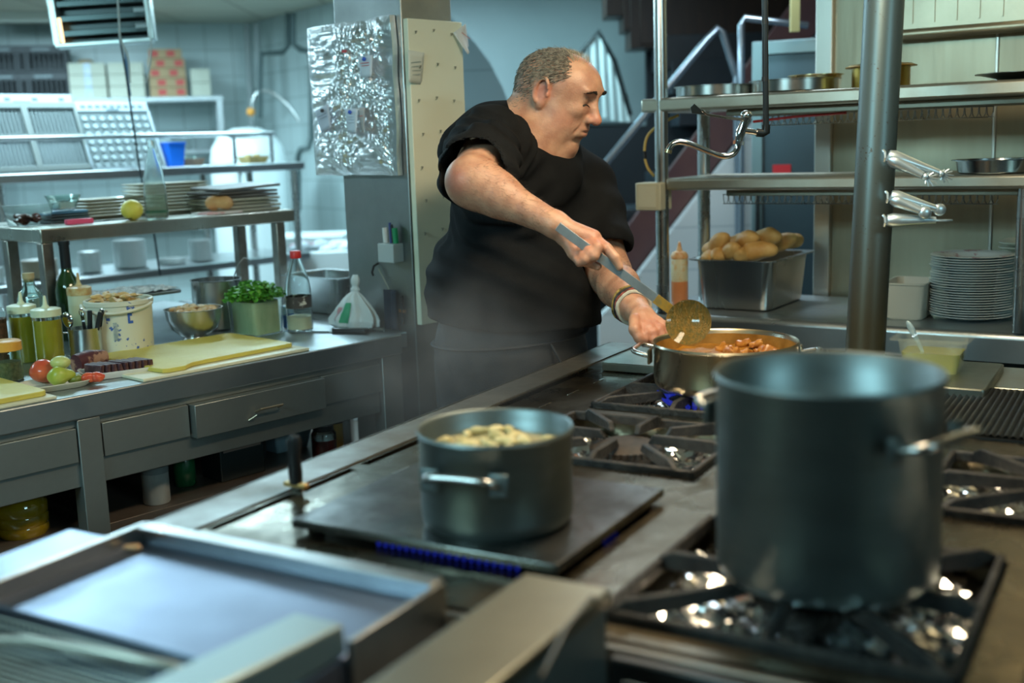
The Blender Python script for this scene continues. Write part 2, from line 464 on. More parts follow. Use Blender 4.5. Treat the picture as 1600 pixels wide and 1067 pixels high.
# plancha plate with a blue gas glow in the gap under its near edge
p = P(); p.prism(rrect(1.195, 1.545, .635, 1.065, .006, 3), Z+.010, Z+.022)
O('plancha_plate', p, blacksteel, rg, bevel=.002)
p = P()
for a, b2 in ((.66,.70),(.69,1.04)):
    pass
for k in range(20):
    v0 = .70+.0115*k
    p.cyl((1.207,v0,Z+.002),(1.204,v0,Z+.009),.0028,8,.001)
for k in range(4):
    u0 = 1.36+.012*k; p.cyl((u0,.650,Z+.002),(u0,.646,Z+.009),.0025,8,.001)
O('plancha_flame', p, FLAME, rg, kind='stuff')
for u0 in (1.22,1.52):
    for v0 in (.66,1.04): p = P(); p.box(u0-.008,u0+.008,v0-.008,v0+.008,Z+.0002,Z+.0098); O('plancha_foot', p, iron, rg)
# ribbed griddle
p = P(); 
N = 56
def rib(s, t):
    v = -.29+.68*s
    return (2.10+.39*t, v, Z+.004+.006*abs(math.sin(math.pi*N*s)))
p.grid(rib, N*6, 1)
p.box(2.095,2.495,-.295,.395,Z-.03,Z+.003)
O('ribbed_griddle', p, mat('griddle_iron', (.03,.038,.042), .42, .6, var=(.03,.03,.03), vscale=12, rvar=.1), rg)

# ------------------------------------------------------------ griddle box in the left foreground (rises 5 cm above its plate)
gd = T('flat_griddle', 'shiny flat griddle with raised splash walls in the near left corner', 'griddle', (0,0,0), ST.rz)
sheet = mat('bright_sheet', (.24,.28,.38), .38, 1, var=(.23,.27,.36), vscale=3, rvar=.1, bump=.02, bscale=8)
sheetd = mat('splash_steel', (.50,.50,.49), .32, 1, var=(.36,.36,.35), vscale=6, rvar=.08)
p = P(); p.box(.785, 1.03, .70, 1.17, .855, .913); O('cooking_plate', p, sheet, gd, bevel=.002)
p = P(); p.box(1.020, 1.032, .70, 1.175, .86, .93); p.box(1.010,1.036,.70,1.175,.928,.933)
O('splash_wall', p, sheetd, gd, bevel=.001)
p = P(); p.box(.855, 1.030, .692, .700, .86, .93); O('splash_wall', p, sheetd, gd, bevel=.001)
p = P(); p.box(.45, 1.030, 1.168, 1.178, .86, .934); O('splash_wall', p, sheetd, gd, bevel=.001)
p = P(); p.box(.45, .972, 1.180, 1.252, .915, .932); O('side_ledge', p, sheet, gd, bevel=.003)
p = P(); p.box(.45, 1.03, .70, 1.25, .12, .853); O('cabinet', p, steelf, gd, bevel=.003)
for v0 in (1.05,.80):
    p = P(); p.cyl((1.0195,v0,.905),(1.0165,v0,.905),.006,16); O('rivet', p, dark, gd)
p = P(); p.box(.45,.80,.955,.962,.874,.905); 
pts = [(.60+.0*k,1.12,.91) for k in range(1)]
tr = T('steel_scraper_box', 'dull teal steel box with a sloping top at the near edge of the griddle', 'box', (0,0,0), ST.rz)
p = P()
v = [(.40,.9145),(.856,.9145),(.856,.948),(.60,.965),(.40,.965)]
a_ = p._v([(x,.700,z) for x,z in v]); b_ = p._v([(x,.765,z) for x,z in v]); p._f(a_); p._f(b_[::-1])
for i in range(5): p._f([a_[i],a_[(i+1)%5],b_[(i+1)%5],b_[i]])
O('shell', p, mat('teal_steel', (.34,.42,.42), .42, .8), tr, bevel=.004)
p = P(); p.cyl((.70,.775,.925),(.74,.775,.93),.010,14); O('latch', p, sheetd, tr)
# wire frying basket lying on the griddle's near edge, grey mesh with a thick wire handle
bk = T('frying_basket', 'wire mesh frying basket with a pale coated handle in the bottom left corner', 'basket', (0,0,0), ST.rz)
wire = mat('basket_wire', (.40,.40,.36), .4, 1)
p = P(); p.tube([ST.at(x,y,z) for x,y,z in ((-30,1012,.905),(0,1000,.915),(40,1000,.92),(120,1012,.92),(210,1030,.92),(270,1040,.915),(300,1056,.905))], .005, 10)
O('handle', p, mat('pale_wire', (.50,.50,.44), .35, .6), bk)
p = P()
for k in range(26):
    v0 = .90+.25*k/25; p.tube([(.775,v0,.905),(.775,v0,.875),(.48,v0,.875)], .0011, 5)
for k in range(30):
    u0 = .775-.28*k/29; p.tube([(u0,.90,.876),(u0,1.15,.876)], .0011, 5)
for z in (.905,.895,.885): p.tube([(.775,.90,z),(.775,1.15,z)], .0015, 5)
O('wire_mesh', p, wire, bk)
# crumb on the splash edge
p = P(); p.ball((0,0,0), (.013,.007,.004), 14, 8).jitter(.003, 90); w = ST.w(.985,1.150,.9172)
O('fried_crumb', p, mat('crumb', (.45,.25,.12), .5), label='small brown crumb in the far left corner of the flat griddle', cat='crumb', loc=w)

# ------------------------------------------------------------ deep fryer with beige top, right of the griddle
fr = T('deep_fryer', 'deep fryer with a beige steel top strip between griddle and near burner', 'fryer', (0,0,0), ST.rz)
p = P(); p.box(.50,1.055,.495,.602,.93,.948); O('top_strip', p, mat('beige_steel', (.36,.34,.26), .38, 1, var=(.28,.26,.20), vscale=4), fr, bevel=.004)
p = P(); p.box(.50,1.05,.50,.60,.12,.929); O('housing', p, steelf, fr, bevel=.003)
p = P(); p.box(.50,1.06,-.60,.497,.12,.80); p.box(1.045,1.06,-.6,.497,.80,.872); O('tank', p, mat('tank_steel', (.10,.10,.10), .4, .9), fr, bevel=.003)
p = P(); p.box(.50,1.04,-.58,.49,.801,.815); O('frying_oil', p, mat('dark_oil', (.02,.015,.008), .08), fr)
p = P()
for k in range(24):
    u0 = .60+.40*k/23; p.box(u0,u0+.003,-.50,.46,.868,.871)
for k in range(30):
    v0 = -.48+.92*k/29; p.box(.60,1.0,v0,v0+.003,.864,.867)
O('basket_mesh', p, mat('dark_wire', (.10,.13,.13), .4, .9), fr)
p = P(); p.tube([(.86,.478,.935),(.93,.486,.955),(1.0,.493,.958),(1.02,.496,.94)], .0025, 8)
O('basket_handle', p, mat('handle_dull', (.07,.075,.075), .45, .9), fr)
p = P(); p.box(1.062,1.074,-.6,1.0,.80,.876); O('near_rail', p, mat('rail_steel', (.30,.29,.26), .35, 1), fr, bevel=.001)
# dark mottled block filling the gap between griddle and fryer housing
p = P(); p.box(.50,1.05,.605,.688,.12,.86); O('gap_block', p, mat('gap_dark', (.03,.03,.032), .7, .2, var=(.07,.07,.07), vscale=30, bump=.4, bscale=80), fr, bevel=.002)

# ------------------------------------------------------------ pots
def pot(name, label, cat, c, z0, r, h, mt, hang, hz, inner=None, lipr=.006, thick=.003, hw=.055, hout=.035, twist=False):
    t = T(name, label, cat, (c[0], c[1], z0))
    p = P()
    p.lathe([(0,0),(r*.93,0),(r*.985,.008),(r,.02),(r,h-.004),(r+lipr*.6,h),(r+lipr*.2,h+.004),(r-thick,h),(r-thick,.022),(r*.93,.006),(0,.006)], n=72)
    O('pot_body', p, mt if inner is None else [mt], t, ang=50)
    for k, a in enumerate(hang):
        a = R(a)
        M = Matrix.Rotation(a, 4, 'Z')
        q = P(); pts = []
        pts = [(r+.001,-hw,hz),(r+hout*.7,-hw*.96,hz+.006),(r+hout,-hw*.72,hz+.010),(r+hout,0,hz+.011),(r+hout,hw*.72,hz+.010),(r+hout*.7,hw*.96,hz+.006),(r+.001,hw,hz)]
        # smooth
        from mathutils import geometry
        sm = []
        for i in range(len(pts)-1):
            p0 = Vector(pts[max(i-1,0)]); p1 = Vector(pts[i]); p2 = Vector(pts[i+1]); p3 = Vector(pts[min(i+2,len(pts)-1)])
            for s in range(5):
                u = s/5
                sm.append(0.5*((2*p1)+(p2-p0)*u+(2*p0-5*p1+4*p2-p3)*u*u+(3*p1-p0-3*p2+p3)*u**3))
        sm.append(Vector(pts[-1]))
        q.tube(sm, .0052, 12); q.xf(M)
        hnd = O('handle', q, chromed, t)
        for sgn in (-1, 1):
            q = P(); q.box(r-.002, r+.004, sgn*hw-.014, sgn*hw+.014, hz-.016, hz+.016)
            q.xf(M); O('handle_plate', q, mt, hnd, bevel=.003)
            
    return t
chromed = mat('handle_steel', (.62,.62,.60), .25, 1)
# big stock pot in the right foreground
c = ST.w(1.315,.335); zb = Z+.0225
BIG = pot('stock_pot', 'tall empty aluminium stock pot, largest pot, in the right foreground', 'pot', (c.x,c.y), zb, .129, .240, aluminium, (-53,127), .183)
c = ST.w(1.318,.793)
SML = pot('stew_pot', 'medium aluminium pot of pale boiled food standing on the plancha', 'pot', (c.x,c.y), Z+.0225, .106, .130, aluminium, (-113,67), .083, hw=.05, hout=.022)
p = P()
def surf(r, z, amp, sc, seed):
    def f(s, t):
        a = 2*math.pi*s; rr = r*t
        x, y = rr*math.cos(a), rr*math.sin(a)
        return (x, y, z + amp*noise.noise(Vector((x*sc+seed, y*sc, seed))))
    return f
p = P(); p.grid(surf(.1045, .101, .002, 60, 2), 48, 8, True)
O('broth', p, mat('pale_broth', (.42,.38,.22), .12, 0), SML)
rr = random.Random(4)
p = P()
for k in range(60):
    a = rr.uniform(0, 6.28); r_ = .09*math.sqrt(rr.random())
    M = Matrix.Rotation(rr.uniform(0,6), 4, 'Z') @ Matrix.Rotation(rr.uniform(-.5,.5), 4, 'X')
    p.ball((r_*math.cos(a), r_*math.sin(a), .102+rr.uniform(-.002,.006)), (rr.uniform(.012,.02),rr.uniform(.006,.010),.006), 10, 6, M)
p.jitter(.003, 80)
o = O('boiled_potato_pieces', p, mat('potato', (.70,.62,.34), .45, var=(.55,.45,.20), vscale=40), SML, kind='stuff')
# the cook's wide pan of stew
CP = Vector((.446, 2.36)); CZ = Z+.0225
COOKPOT = pot('saute_pot', 'wide low steel pot of red stew on the far burner under the ladle', 'pot', CP, CZ, .149, .092,
    mat('stained_pot', (.52,.48,.38), .30, 1, var=(.42,.32,.16), vscale=6, rvar=.08, stretch=(1,1,.3), vlo=.4, vhi=.75), (160,-20), .066, hw=.048, hout=.04)
p = P(); p.grid(surf(.1455, .062, .006, 40, 5), 64, 14, True)
stewm = mat('stew_sauce', (.36,.15,.014), .45, 0, var=(.18,.075,.01), vscale=28, bump=.6, bscale=90)
O('stew', p, stewm, COOKPOT)
p = P(); p.lathe([(.1455,.055),(.1452,.086)], n=64); O('sauce_stain', p, mat('sauce_stain', (.25,.12,.02), .45, var=(.40,.20,.04), vscale=30), COOKPOT)
p = P()
for k in range(26):
    a = rr.uniform(-1.6, 1.9); r_ = .12*math.sqrt(rr.random())
    M = Matrix.Rotation(rr.uniform(0,6), 4, 'Z') @ Matrix.Rotation(rr.uniform(-.6,.6), 4, 'X')
    p.ball((r_*math.cos(a), r_*math.sin(a), .060+rr.uniform(0,.010)), (rr.uniform(.012,.020),rr.uniform(.009,.013),rr.uniform(.007,.011)), 12, 8, M)
p.jitter(.016, 60)
O('stewed_meat_pieces', p, mat('stew_meat', (.50,.22,.03), .4, var=(.28,.08,.012), vscale=45, coat=.15), COOKPOT, kind='stuff')

# knife standing upright in the slot of the range's front edge
kn = T('upright_knife', 'black handled knife stuck upright in the slot of the range front', 'knife', ST.w(1.352,1.187,Z), ST.rz)
p = P(); p.prism([(-.0013,-.012),(.0013,-.012),(.0013,.012),(-.0013,.012)], -.04, .02); O('blade', p, chrome, kn)
p = P(); p.tube([(0,0,.016),(0,0,.035),(0,.001,.06),(0,-.001,.085),(0,-.004,.095)], [.011,.0125,.011,.013,.008], 16, flat=.8); O('handle', p, black, kn)
p = P(); p.box(-.006,.006,-.022,.022,.010,.018); O('guard', p, mat('brass_worn', (.60,.38,.14), .4, .6), kn, bevel=.002)

# ============================================================ implicit surfaces -> one continuous mesh
class SDF:
    """list of primitives, smoothly joined; each primitive is (kind, data, k)"""
    def __init__(s): s.pr = []
    def cone(s, a, b, ra, rb, k=.012): s.pr.append(('cone', (np.array(a,float), np.array(b,float), ra, rb), k)); return s
    def ell(s, c, r, M=None, k=.012):
        A = np.eye(3) if M is None else np.array([[M[i][j] for j in range(3)] for i in range(3)], float)
        s.pr.append(('ell', (np.array(c,float), np.array(r,float), A), k)); return s
    def cut(s, c, r, M=None, k=.006):
        A = np.eye(3) if M is None else np.array([[M[i][j] for j in range(3)] for i in range(3)], float)
        s.pr.append(('cut', (np.array(c,float), np.array(r,float), A), k)); return s
    def chain(s, pts, rs, k=.012):
        for i in range(len(pts)-1): s.cone(pts[i], pts[i+1], rs[i], rs[i+1], k)
        return s
    @staticmethod
    def d1(kind, data, X):
        if kind == 'cone':
            a, b, ra, rb = data; ba = b-a; L2 = ba@ba + 1e-12
            h = np.clip(((X-a)@ba)/L2, 0, 1)
            return np.linalg.norm(X-a-h[:,None]*ba, axis=1) - (ra+(rb-ra)*h)
        c, r, A = data
        q = (X-c)@A          # A columns = local axes
        k0 = np.linalg.norm(q/r, axis=1); k1 = np.linalg.norm(q/(r*r), axis=1)+1e-9
        return k0*(k0-1)/k1
    def bound(s, kind, data):
        if kind == 'cone':
            a, b, ra, rb = data; return (a+b)/2, np.linalg.norm(b-a)/2+max(ra, rb)
        return data[0], max(data[1])
    def ev(s, X, c=None, rad=0):
        d = np.full(len(X), 1.0)
        for kind, data, k in s.pr:
            if c is not None:
                bc, br = s.bound(kind, data)
                if np.linalg.norm(bc-c) - br - rad > .05+k: continue
            e = s.d1(kind, data, X)
            if kind == 'cut':
                h = np.clip(.5-.5*(e+d)/k, 0, 1); d = d*(1-h) - e*h + k*h*(1-h)
            else:
                d = smin(d, e, k)
        return d
def smin(a, b, k):
    h = np.clip(.5+.5*(b-a)/k, 0, 1)
    return b*(1-h)+a*h - k*h*(1-h)
def surface_net(fn, lo, hi, s, B=12):
    """sparse naive surface nets; fn(points, centre, radius) -> distance"""
    lo = np.array(lo, float); n = np.ceil((np.array(hi)-lo)/s/B).astype(int)
    NK = int(max(n)*B + 8)
    KS, PS, QS = [], [], []
    g0 = np.stack([q.ravel() for q in np.meshgrid(*[np.arange(B+2)]*3, indexing='ij')], 1)
    cubeE = [(0,1),(2,3),(4,5),(6,7),(0,2),(1,3),(4,6),(5,7),(0,4),(1,5),(2,6),(3,7)]
    offs = np.array([(a,b,d) for a in (0,1) for b in (0,1) for d in (0,1)], float)
    rad = B*s*.87
    idx = np.stack([q.ravel() for q in np.meshgrid(*[np.arange(k) for k in n], indexing='ij')], 1)
    cen = lo + (idx+.5)*B*s
    dc = np.concatenate([fn(cen[q:q+4000], None, 0) for q in range(0, len(cen), 4000)])
    key = lambda a: (a[...,0]*NK + a[...,1])*NK + a[...,2]
    for q in np.where(np.abs(dc) < rad*1.2+.012)[0]:
        base = idx[q]*B
        D = fn(lo+(g0+base)*s, cen[q], rad).reshape(B+2, B+2, B+2)
        neg = D < 0
        if neg.all() or not neg.any(): continue
        cnt = sum(neg[a:B+1+a, b:B+1+b, d:B+1+d].astype(int) for a in (0,1) for b in (0,1) for d in (0,1))
        act = np.argwhere((cnt > 0) & (cnt < 8))
        if len(act) == 0: continue
        V = np.stack([D[act[:,0]+a, act[:,1]+b, act[:,2]+d] for a in (0,1) for b in (0,1) for d in (0,1)], -1)
        acc = np.zeros((len(act),3)); w = np.zeros(len(act))
        for a, b in cubeE:
            da, db = V[:,a], V[:,b]; m = (da < 0) != (db < 0)
            t = np.where(m, da/(da-db+1e-20), 0)
            acc += (offs[a]+(offs[b]-offs[a])*t[:,None])*m[:,None]; w += m
        KS.append(key(act+base)); PS.append(lo + (act+base+acc/w[:,None])*s)
        for ax in range(3):
            o1, o2 = [(1,2),(2,0),(0,1)][ax]
            sl = [slice(1,B+1)]*3; sl2 = list(sl); sl2[ax] = slice(2,B+2)
            A = neg[tuple(sl)]; C = neg[tuple(sl2)]
            X = np.argwhere(A != C)
            if len(X) == 0: continue
            q0 = X+1+base
            e1 = np.zeros(3,int); e1[o1] = 1; e2 = np.zeros(3,int); e2[o2] = 1
            Q = np.stack([key(q0-e1-e2), key(q0-e2), key(q0), key(q0-e1)], 1)
            fl = ~A[X[:,0],X[:,1],X[:,2]]
            Q[fl] = Q[fl][:, ::-1]
            QS.append(Q)
    K = np.concatenate(KS); Pp = np.concatenate(PS); Q = np.concatenate(QS)
    uk, first = np.unique(K, return_index=True)
    pos = Pp[first]
    j = np.searchsorted(uk, Q); j = np.minimum(j, len(uk)-1)
    ok = (uk[j] == Q).all(1)
    return pos, j[ok]
def mesh_from(name, V, F, relax=2):
    me = bpy.data.meshes.new(name)
    me.vertices.add(len(V)); me.vertices.foreach_set('co', V.astype(np.float32).ravel())
    F = np.array(F); me.loops.add(F.size); me.loops.foreach_set('vertex_index', F.ravel().astype(np.int32))
    me.polygons.add(len(F)); me.polygons.foreach_set('loop_start', np.arange(0, F.size, 4, dtype=np.int32))
    me.polygons.foreach_set('loop_total', np.full(len(F), 4, dtype=np.int32))
    me.update(); me.validate()
    me.polygons.foreach_set('use_smooth', np.ones(len(me.polygons), dtype=bool))
    return me
def relax(V, F, it=2, lam=.5):
    F = np.array(F); E = np.concatenate([F[:,[0,1]],F[:,[1,2]],F[:,[2,3]],F[:,[3,0]]])
    n = len(V)
    for _ in range(it):
        S_ = np.zeros_like(V); c = np.zeros(n)
        np.add.at(S_, E[:,0], V[E[:,1]]); np.add.at(c, E[:,0], 1)
        np.add.at(S_, E[:,1], V[E[:,0]]); np.add.at(c, E[:,1], 1)
        V = V*(1-lam) + lam*S_/np.maximum(c,1)[:,None]
    return V
BODY_RES = .0032

# ============================================================ the cook
TH = R(28)      # he faces right and a little towards the camera
FW = Vector((math.cos(TH), -math.sin(TH), 0)); LF = Vector((math.sin(TH), math.cos(TH), 0)); UP = Vector((0,0,1))
def pt(x, y, Y): return np.array(aty(x, y, Y))
HP = R(24)
hx = FW*math.cos(HP) - UP*math.sin(HP); hz = FW*math.sin(HP) + UP*math.cos(HP)
HM = Matrix((hx, LF, hz)).transposed()          # columns = head axes
HC = Vector(aty(873, 145, 2.88))
def hp(x, y, z): return np.array(HC + hx*x + LF*y + hz*z)
body = SDF()
def he(x, y, z, rx, ry, rz, k=.012, pitch=0, yaw=0):
    M = HM @ Matrix.Rotation(R(yaw), 3, 'Z') @ Matrix.Rotation(R(pitch), 3, 'Y')
    body.ell(hp(x, y, z), (rx, ry, rz), M, k)
def hc(x, y, z, rx, ry, rz, k=.006, pitch=0, yaw=0):
    M = HM @ Matrix.Rotation(R(yaw), 3, 'Z') @ Matrix.Rotation(R(pitch), 3, 'Y')
    body.cut(hp(x, y, z), (rx, ry, rz), M, k)
# skull and face
he(-.014, 0, .022, .100, .077, .076, .01)
he(.032, 0, .030, .070, .067, .062, .03)
he(.028, 0, -.035, .066, .066, .078, .03)
he(.045, 0, -.065, .050, .056, .050, .03)
for s in (-1, 1):
    he(.030, s*.040, -.055, .042, .034, .052, .025)      # heavy cheeks
    he(.014, s*.052, -.100, .048, .036, .048, .025)      # jowls
    he(.074, s*.036, -.012, .018, .020, .014, .02)       # cheekbones
    he(.086, s*.026, .038, .014, .024, .008, .012, pitch=-15)       # brow ridge
he(.072, 0, -.109, .023, .030, .021, .015)            # chin
he(.006, 0, -.136, .056, .068, .036, .03)             # double chin
he(-.020, 0, -.115, .072, .078, .070, .03)
hc(.088, 0, -.090, .005, .022, .004, .008)
# nose
body.cone(hp(.090,0,.022), hp(.117,0,-.022), .008, .0125, .012)
he(.119, 0, -.025, .0135, .0135, .012, .008)
for s in (-1, 1):
    he(.105, s*.0135, -.029, .0115, .008, .009, .006)
    hc(.110, s*.0075, -.040, .006, .0035, .005, .003)
# eye sockets, lids
for s in (-1, 1):
    hc(.101, s*.031, .015, .013, .020, .011, .012)
    he(.078, s*.031, .013, .0155, .0165, .0145, .003)
    hc(.0965, s*.031, .0065, .006, .0145, .0011, .002)
    he(.080, s*.032, -.006, .010, .015, .005, .008)  # bags
# mouth
he(.083, 0, -.060, .020, .030, .022, .015)
he(.1005, 0, -.0535, .0075, .020, .0045, .005)
he(.0990, 0, -.0680, .0085, .018, .0060, .005)
hc(.1095, 0, -.0600, .0110, .0240, .0014, .003)
hc(.094, 0, -.083, .006, .020, .005, .008)
# crease from nose to mouth corner
for s in (-1, 1):
    for q in range(5):
        t = q/4; hc(.104-.012*t, s*(.021+.013*t), -.030-.036*t, .0035, .0022, .006, .005)
# ears
for s in (-1, 1):
    ey = s*.080
    he(-.004, ey, -.004, .017, .006, .031, .006, pitch=-8)
    for q in range(10):
        a0 = R(-70+230*q/10); a1 = R(-70+230*(q+1)/10)
        f = lambda a: hp(-.006-.0165*math.cos(a)*1.0, ey+s*.009, .002+.030*math.sin(a))
        body.cone(f(a0), f(a1), .0042, .0042, .003)
    he(.000, ey+s*.003, -.030, .009, .006, .011, .005)
    hc(.000, ey+s*.009, .004, .0085, .0065, .015, .003)
    he(.011, ey+s*.003, -.004, .004, .005, .006, .003)
# neck
body.cone(hp(-.040,0,-.030), np.array(HC - UP*.20 - FW*.125), .066, .082, .04)
body.cone(hp(.000,0,-.095), np.array(HC - UP*.165 - FW*.115), .056, .066, .04)
he(-.062, 0, -.075, .032, .046, .026, .02)                # nape fold
# torso (skin under the clothes)
BC = Vector(aty(796, 468, 2.97))           # belly axis
CH = Vector(aty(812, 268, 2.95))           # chest axis
tM = Matrix((FW, LF, UP)).transposed()
def te(c, f, l, z, rx, ry, rz, k=.06, lst=None):
    (lst or body).ell(np.array(Vector(c)+FW*f+LF*l+UP*z), (rx, ry, rz), tM, k)
te(BC, .00, 0, 0, .185, .20, .20)
te(CH, .00, 0, 0, .135, .19, .16)
te(CH, -.03, 0, .04, .08, .19, .06)
te(BC, -.01, 0, -.25, .150, .17, .16)
for s in (-1, 1):
    l = BC + LF*(s*.10) - UP*.25; l2 = Vector((l.x, l.y, .10)) - FW*.02
    body.cone(np.array(l), np.array(Vector((l.x,l.y,.48))), .11, .075, .05)
    body.cone(np.array(Vector((l.x,l.y,.48))), np.array(l2), .075, .05, .05)
# right arm (near)
shR = pt(768, 238, 2.72); elR = pt(738, 285, 2.52); wrR = pt(868, 351, 2.44)
body.chain([shR, elR], [.068, .054], .03)
mid = elR*.62+wrR*.38
body.chain([elR, mid, wrR], [.046, .042, .027], .02)
body.ell(pt(733, 282, 2.505), (.044,.044,.046), None, .03)
mid2 = elR*.8+wrR*.2 + np.array([0,0,.004])
body.ell(mid2, (.050,.046,.047), None, .03)
# left arm (far)
shL = pt(912, 290, 3.07); elL = pt(952, 428, 2.90); wrL = pt(990, 480, 2.62)
body.chain([shL, elL], [.064, .055], .03)
body.chain([elL, elL*.6+wrL*.4, wrL], [.054, .050, .033], .02)
# right hand gripping the ladle handle
def finger(pts, rs, k=.004): body.chain(pts, rs, k)
Yh = 2.42
hR = pt(893, 366, Yh+.01)
body.cone(wrR, hR, .029, .026, .012)
body.ell(pt(903, 372, Yh+.012), (.040,.024,.026), None, .01)
body.cone(pt(885,362,Yh+.01), pt(926,372,Yh-.004), .022, .019, .010)      # back of the hand to the knuckles
body.cone(pt(885,368,Yh+.015), pt(912,388,Yh+.0), .022, .018, .010)
# index: stretched along the handle
finger([pt(930,375,Yh-.002), pt(948,388,Yh-.030), pt(961,403,Yh-.044), pt(968,417,Yh-.046)], [.0135,.0115,.0105,.0085])
# middle, ring, little: curled around the handle (knuckle, bend towards the camera, back under)
for (k1, k2, k3, k4), r_ in ((((920,371,.000),(934,387,-.042),(928,400,-.048),(916,403,-.014)), .0125),
                             (((912,378,-.004),(922,395,-.044),(914,406,-.048),(904,404,-.014)), .012),
                             (((904,385,-.002),(913,401,-.040),(906,410,-.044),(898,403,-.012)), .0105)):
    P4 = [pt(a, b, Yh+c) for a, b, c in (k1, k2, k3, k4)]
    finger(P4, [r_, r_*.95, r_*.88, r_*.72])
# thumb: leaves the side of the palm, wraps in front over the handle
finger([pt(884,374,Yh+.0), pt(896,394,Yh-.012), pt(916,408,Yh-.020), pt(934,416,Yh-.026)], [.0155,.0135,.0115,.009], .006)
# left hand closing on the pot's handle
Yl = 2.50
body.cone(wrL, pt(1006,496,Yl+.045), .031, .027, .012)
body.cone(pt(1003,496,Yl+.04), pt(1026,505,Yl+.02), .024, .017, .010)
body.cone(pt(1000,500,Yl+.03), pt(1014,514,Yl-.005), .024, .016, .010)
finger([pt(1026,503,Yl+.02), pt(1037,508,Yl+.010), pt(1042,518,Yl+.002), pt(1037,526,Yl-.001)], [.0115,.0105,.0095,.008])
finger([pt(1019,507,Yl+.008), pt(1030,514,Yl-.006), pt(1034,524,Yl-.012), pt(1028,531,Yl-.010)], [.012,.011,.0098,.008])
finger([pt(1012,510,Yl-.002), pt(1021,519,Yl-.018), pt(1022,530,Yl-.024), pt(1016,536,Yl-.018)], [.0115,.0105,.0095,.0078])
finger([pt(1005,509,Yl-.004), pt(1010,521,Yl-.022), pt(1009,530,Yl-.028), pt(1006,536,Yl-.02)], [.0105,.0095,.0085,.007])
finger([pt(992,500,Yl+.01), pt(992,515,Yl-.018), pt(999,528,Yl-.026), pt(1006,536,Yl-.022)], [.0145,.013,.0115,.009], .006)

def rot3(p): return p
skin_m, n, l, b = newmat('skin')
S(b,'Roughness',.46); S(b,'Subsurface Weight',.25); S(b,'Subsurface Radius',(.012,.005,.003)); S(b,'Specular IOR Level',.45)
tc = n.new('ShaderNodeTexCoord')
nz = n.new('ShaderNodeTexNoise'); nz.inputs['Scale'].default_value = 26; nz.inputs['Detail'].default_value = 6; l.new(tc.outputs['Object'], nz.inputs['Vector'])
cr_ = n.new('ShaderNodeValToRGB'); e = cr_.color_ramp
e.elements[0].position=.35; e.elements[0].color=(.42,.205,.13,1); e.elements[1].position=.68; e.elements[1].color=(.60,.34,.22,1)
l.new(nz.outputs['Fac'], cr_.inputs[0])
def blot(prev, c, r, col, amt):
    d = n.new('ShaderNodeVectorMath'); d.operation='DISTANCE'; d.inputs[1].default_value = tuple(c); l.new(tc.outputs['Object'], d.inputs[0])
    mr = n.new('ShaderNodeMapRange'); mr.interpolation_type='SMOOTHSTEP'; mr.inputs[1].default_value = r; mr.inputs[2].default_value = r*.3; mr.inputs[3].default_value=0; mr.inputs[4].default_value=amt
    l.new(d.outputs['Value'], mr.inputs[0])
    mx = n.new('ShaderNodeMix'); mx.data_type='RGBA'; mx.inputs[7].default_value=(*col,1); l.new(mr.outputs[0], mx.inputs[0]); l.new(prev, mx.inputs[6]); return mx.outputs[2]
out = cr_.outputs[0]
RED = (.50,.12,.08)
out = blot(out, hp(.118,0,-.026), .030, RED, .55)
out = blot(out, hp(.098,0,-.060), .022, (.42,.13,.10), .5)
out = blot(out, hp(.06,-.06,-.045), .04, RED, .22)
out = blot(out, hp(.00,-.088,.0), .035, RED, .45)
out = blot(out, pt(706,284,2.47), .05, RED, .40)
out = blot(out, pt(922,385,Yh-.02), .05, RED, .35)
out = blot(out, pt(1018,515,Yl-.01), .06, RED, .35)
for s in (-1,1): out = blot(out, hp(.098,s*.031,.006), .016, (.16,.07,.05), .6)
out = blot(out, hp(-.075,-.058,-.075), .005, (.05,.02,.015), .95)
l.new(out, b.inputs['Base Color'])
n2 = n.new('ShaderNodeTexNoise'); n2.inputs['Scale'].default_value = 220; n2.inputs['Detail'].default_value=3; l.new(tc.outputs['Object'], n2.inputs['Vector'])
n3 = n.new('ShaderNodeTexNoise'); n3.inputs['Scale'].default_value = 45; l.new(tc.outputs['Object'], n3.inputs['Vector'])
ad = n.new('ShaderNodeMath'); ad.operation='ADD'; l.new(n2.outputs['Fac'], ad.inputs[0]); l.new(n3.outputs['Fac'], ad.inputs[1])
bp = n.new('ShaderNodeBump'); bp.inputs['Strength'].default_value=.35; bp.inputs['Distance'].default_value=.002; l.new(ad.outputs[0], bp.inputs['Height']); l.new(bp.outputs[0], b.inputs['Normal'])

cook = T('person', 'heavy balding man in black T-shirt and apron stirring the stew pot with a long ladle', 'person', (BC.x, BC.y, 0))
COFF = Vector((BC.x, BC.y, 0))
def cook_part(name, me, mt, **k):
    o = O(name, me, mt, cook, **k); o.location = -COFF; return o
# everything of the body at 6 mm, the head and hands at 2.2 mm would not join; one 3.2 mm lattice is used throughout
lo = (-.45, 2.30, .72); hi = (.50, 3.35, 1.74)
V, F = surface_net(lambda X, c, r: np.maximum(body.ev(X, c, r), .75-X[:,2]), lo, hi, BODY_RES, 12)
V = relax(V, F, 1, .4)
me = mesh_from('body', V, F)
BODY = cook_part('body', me, skin_m)

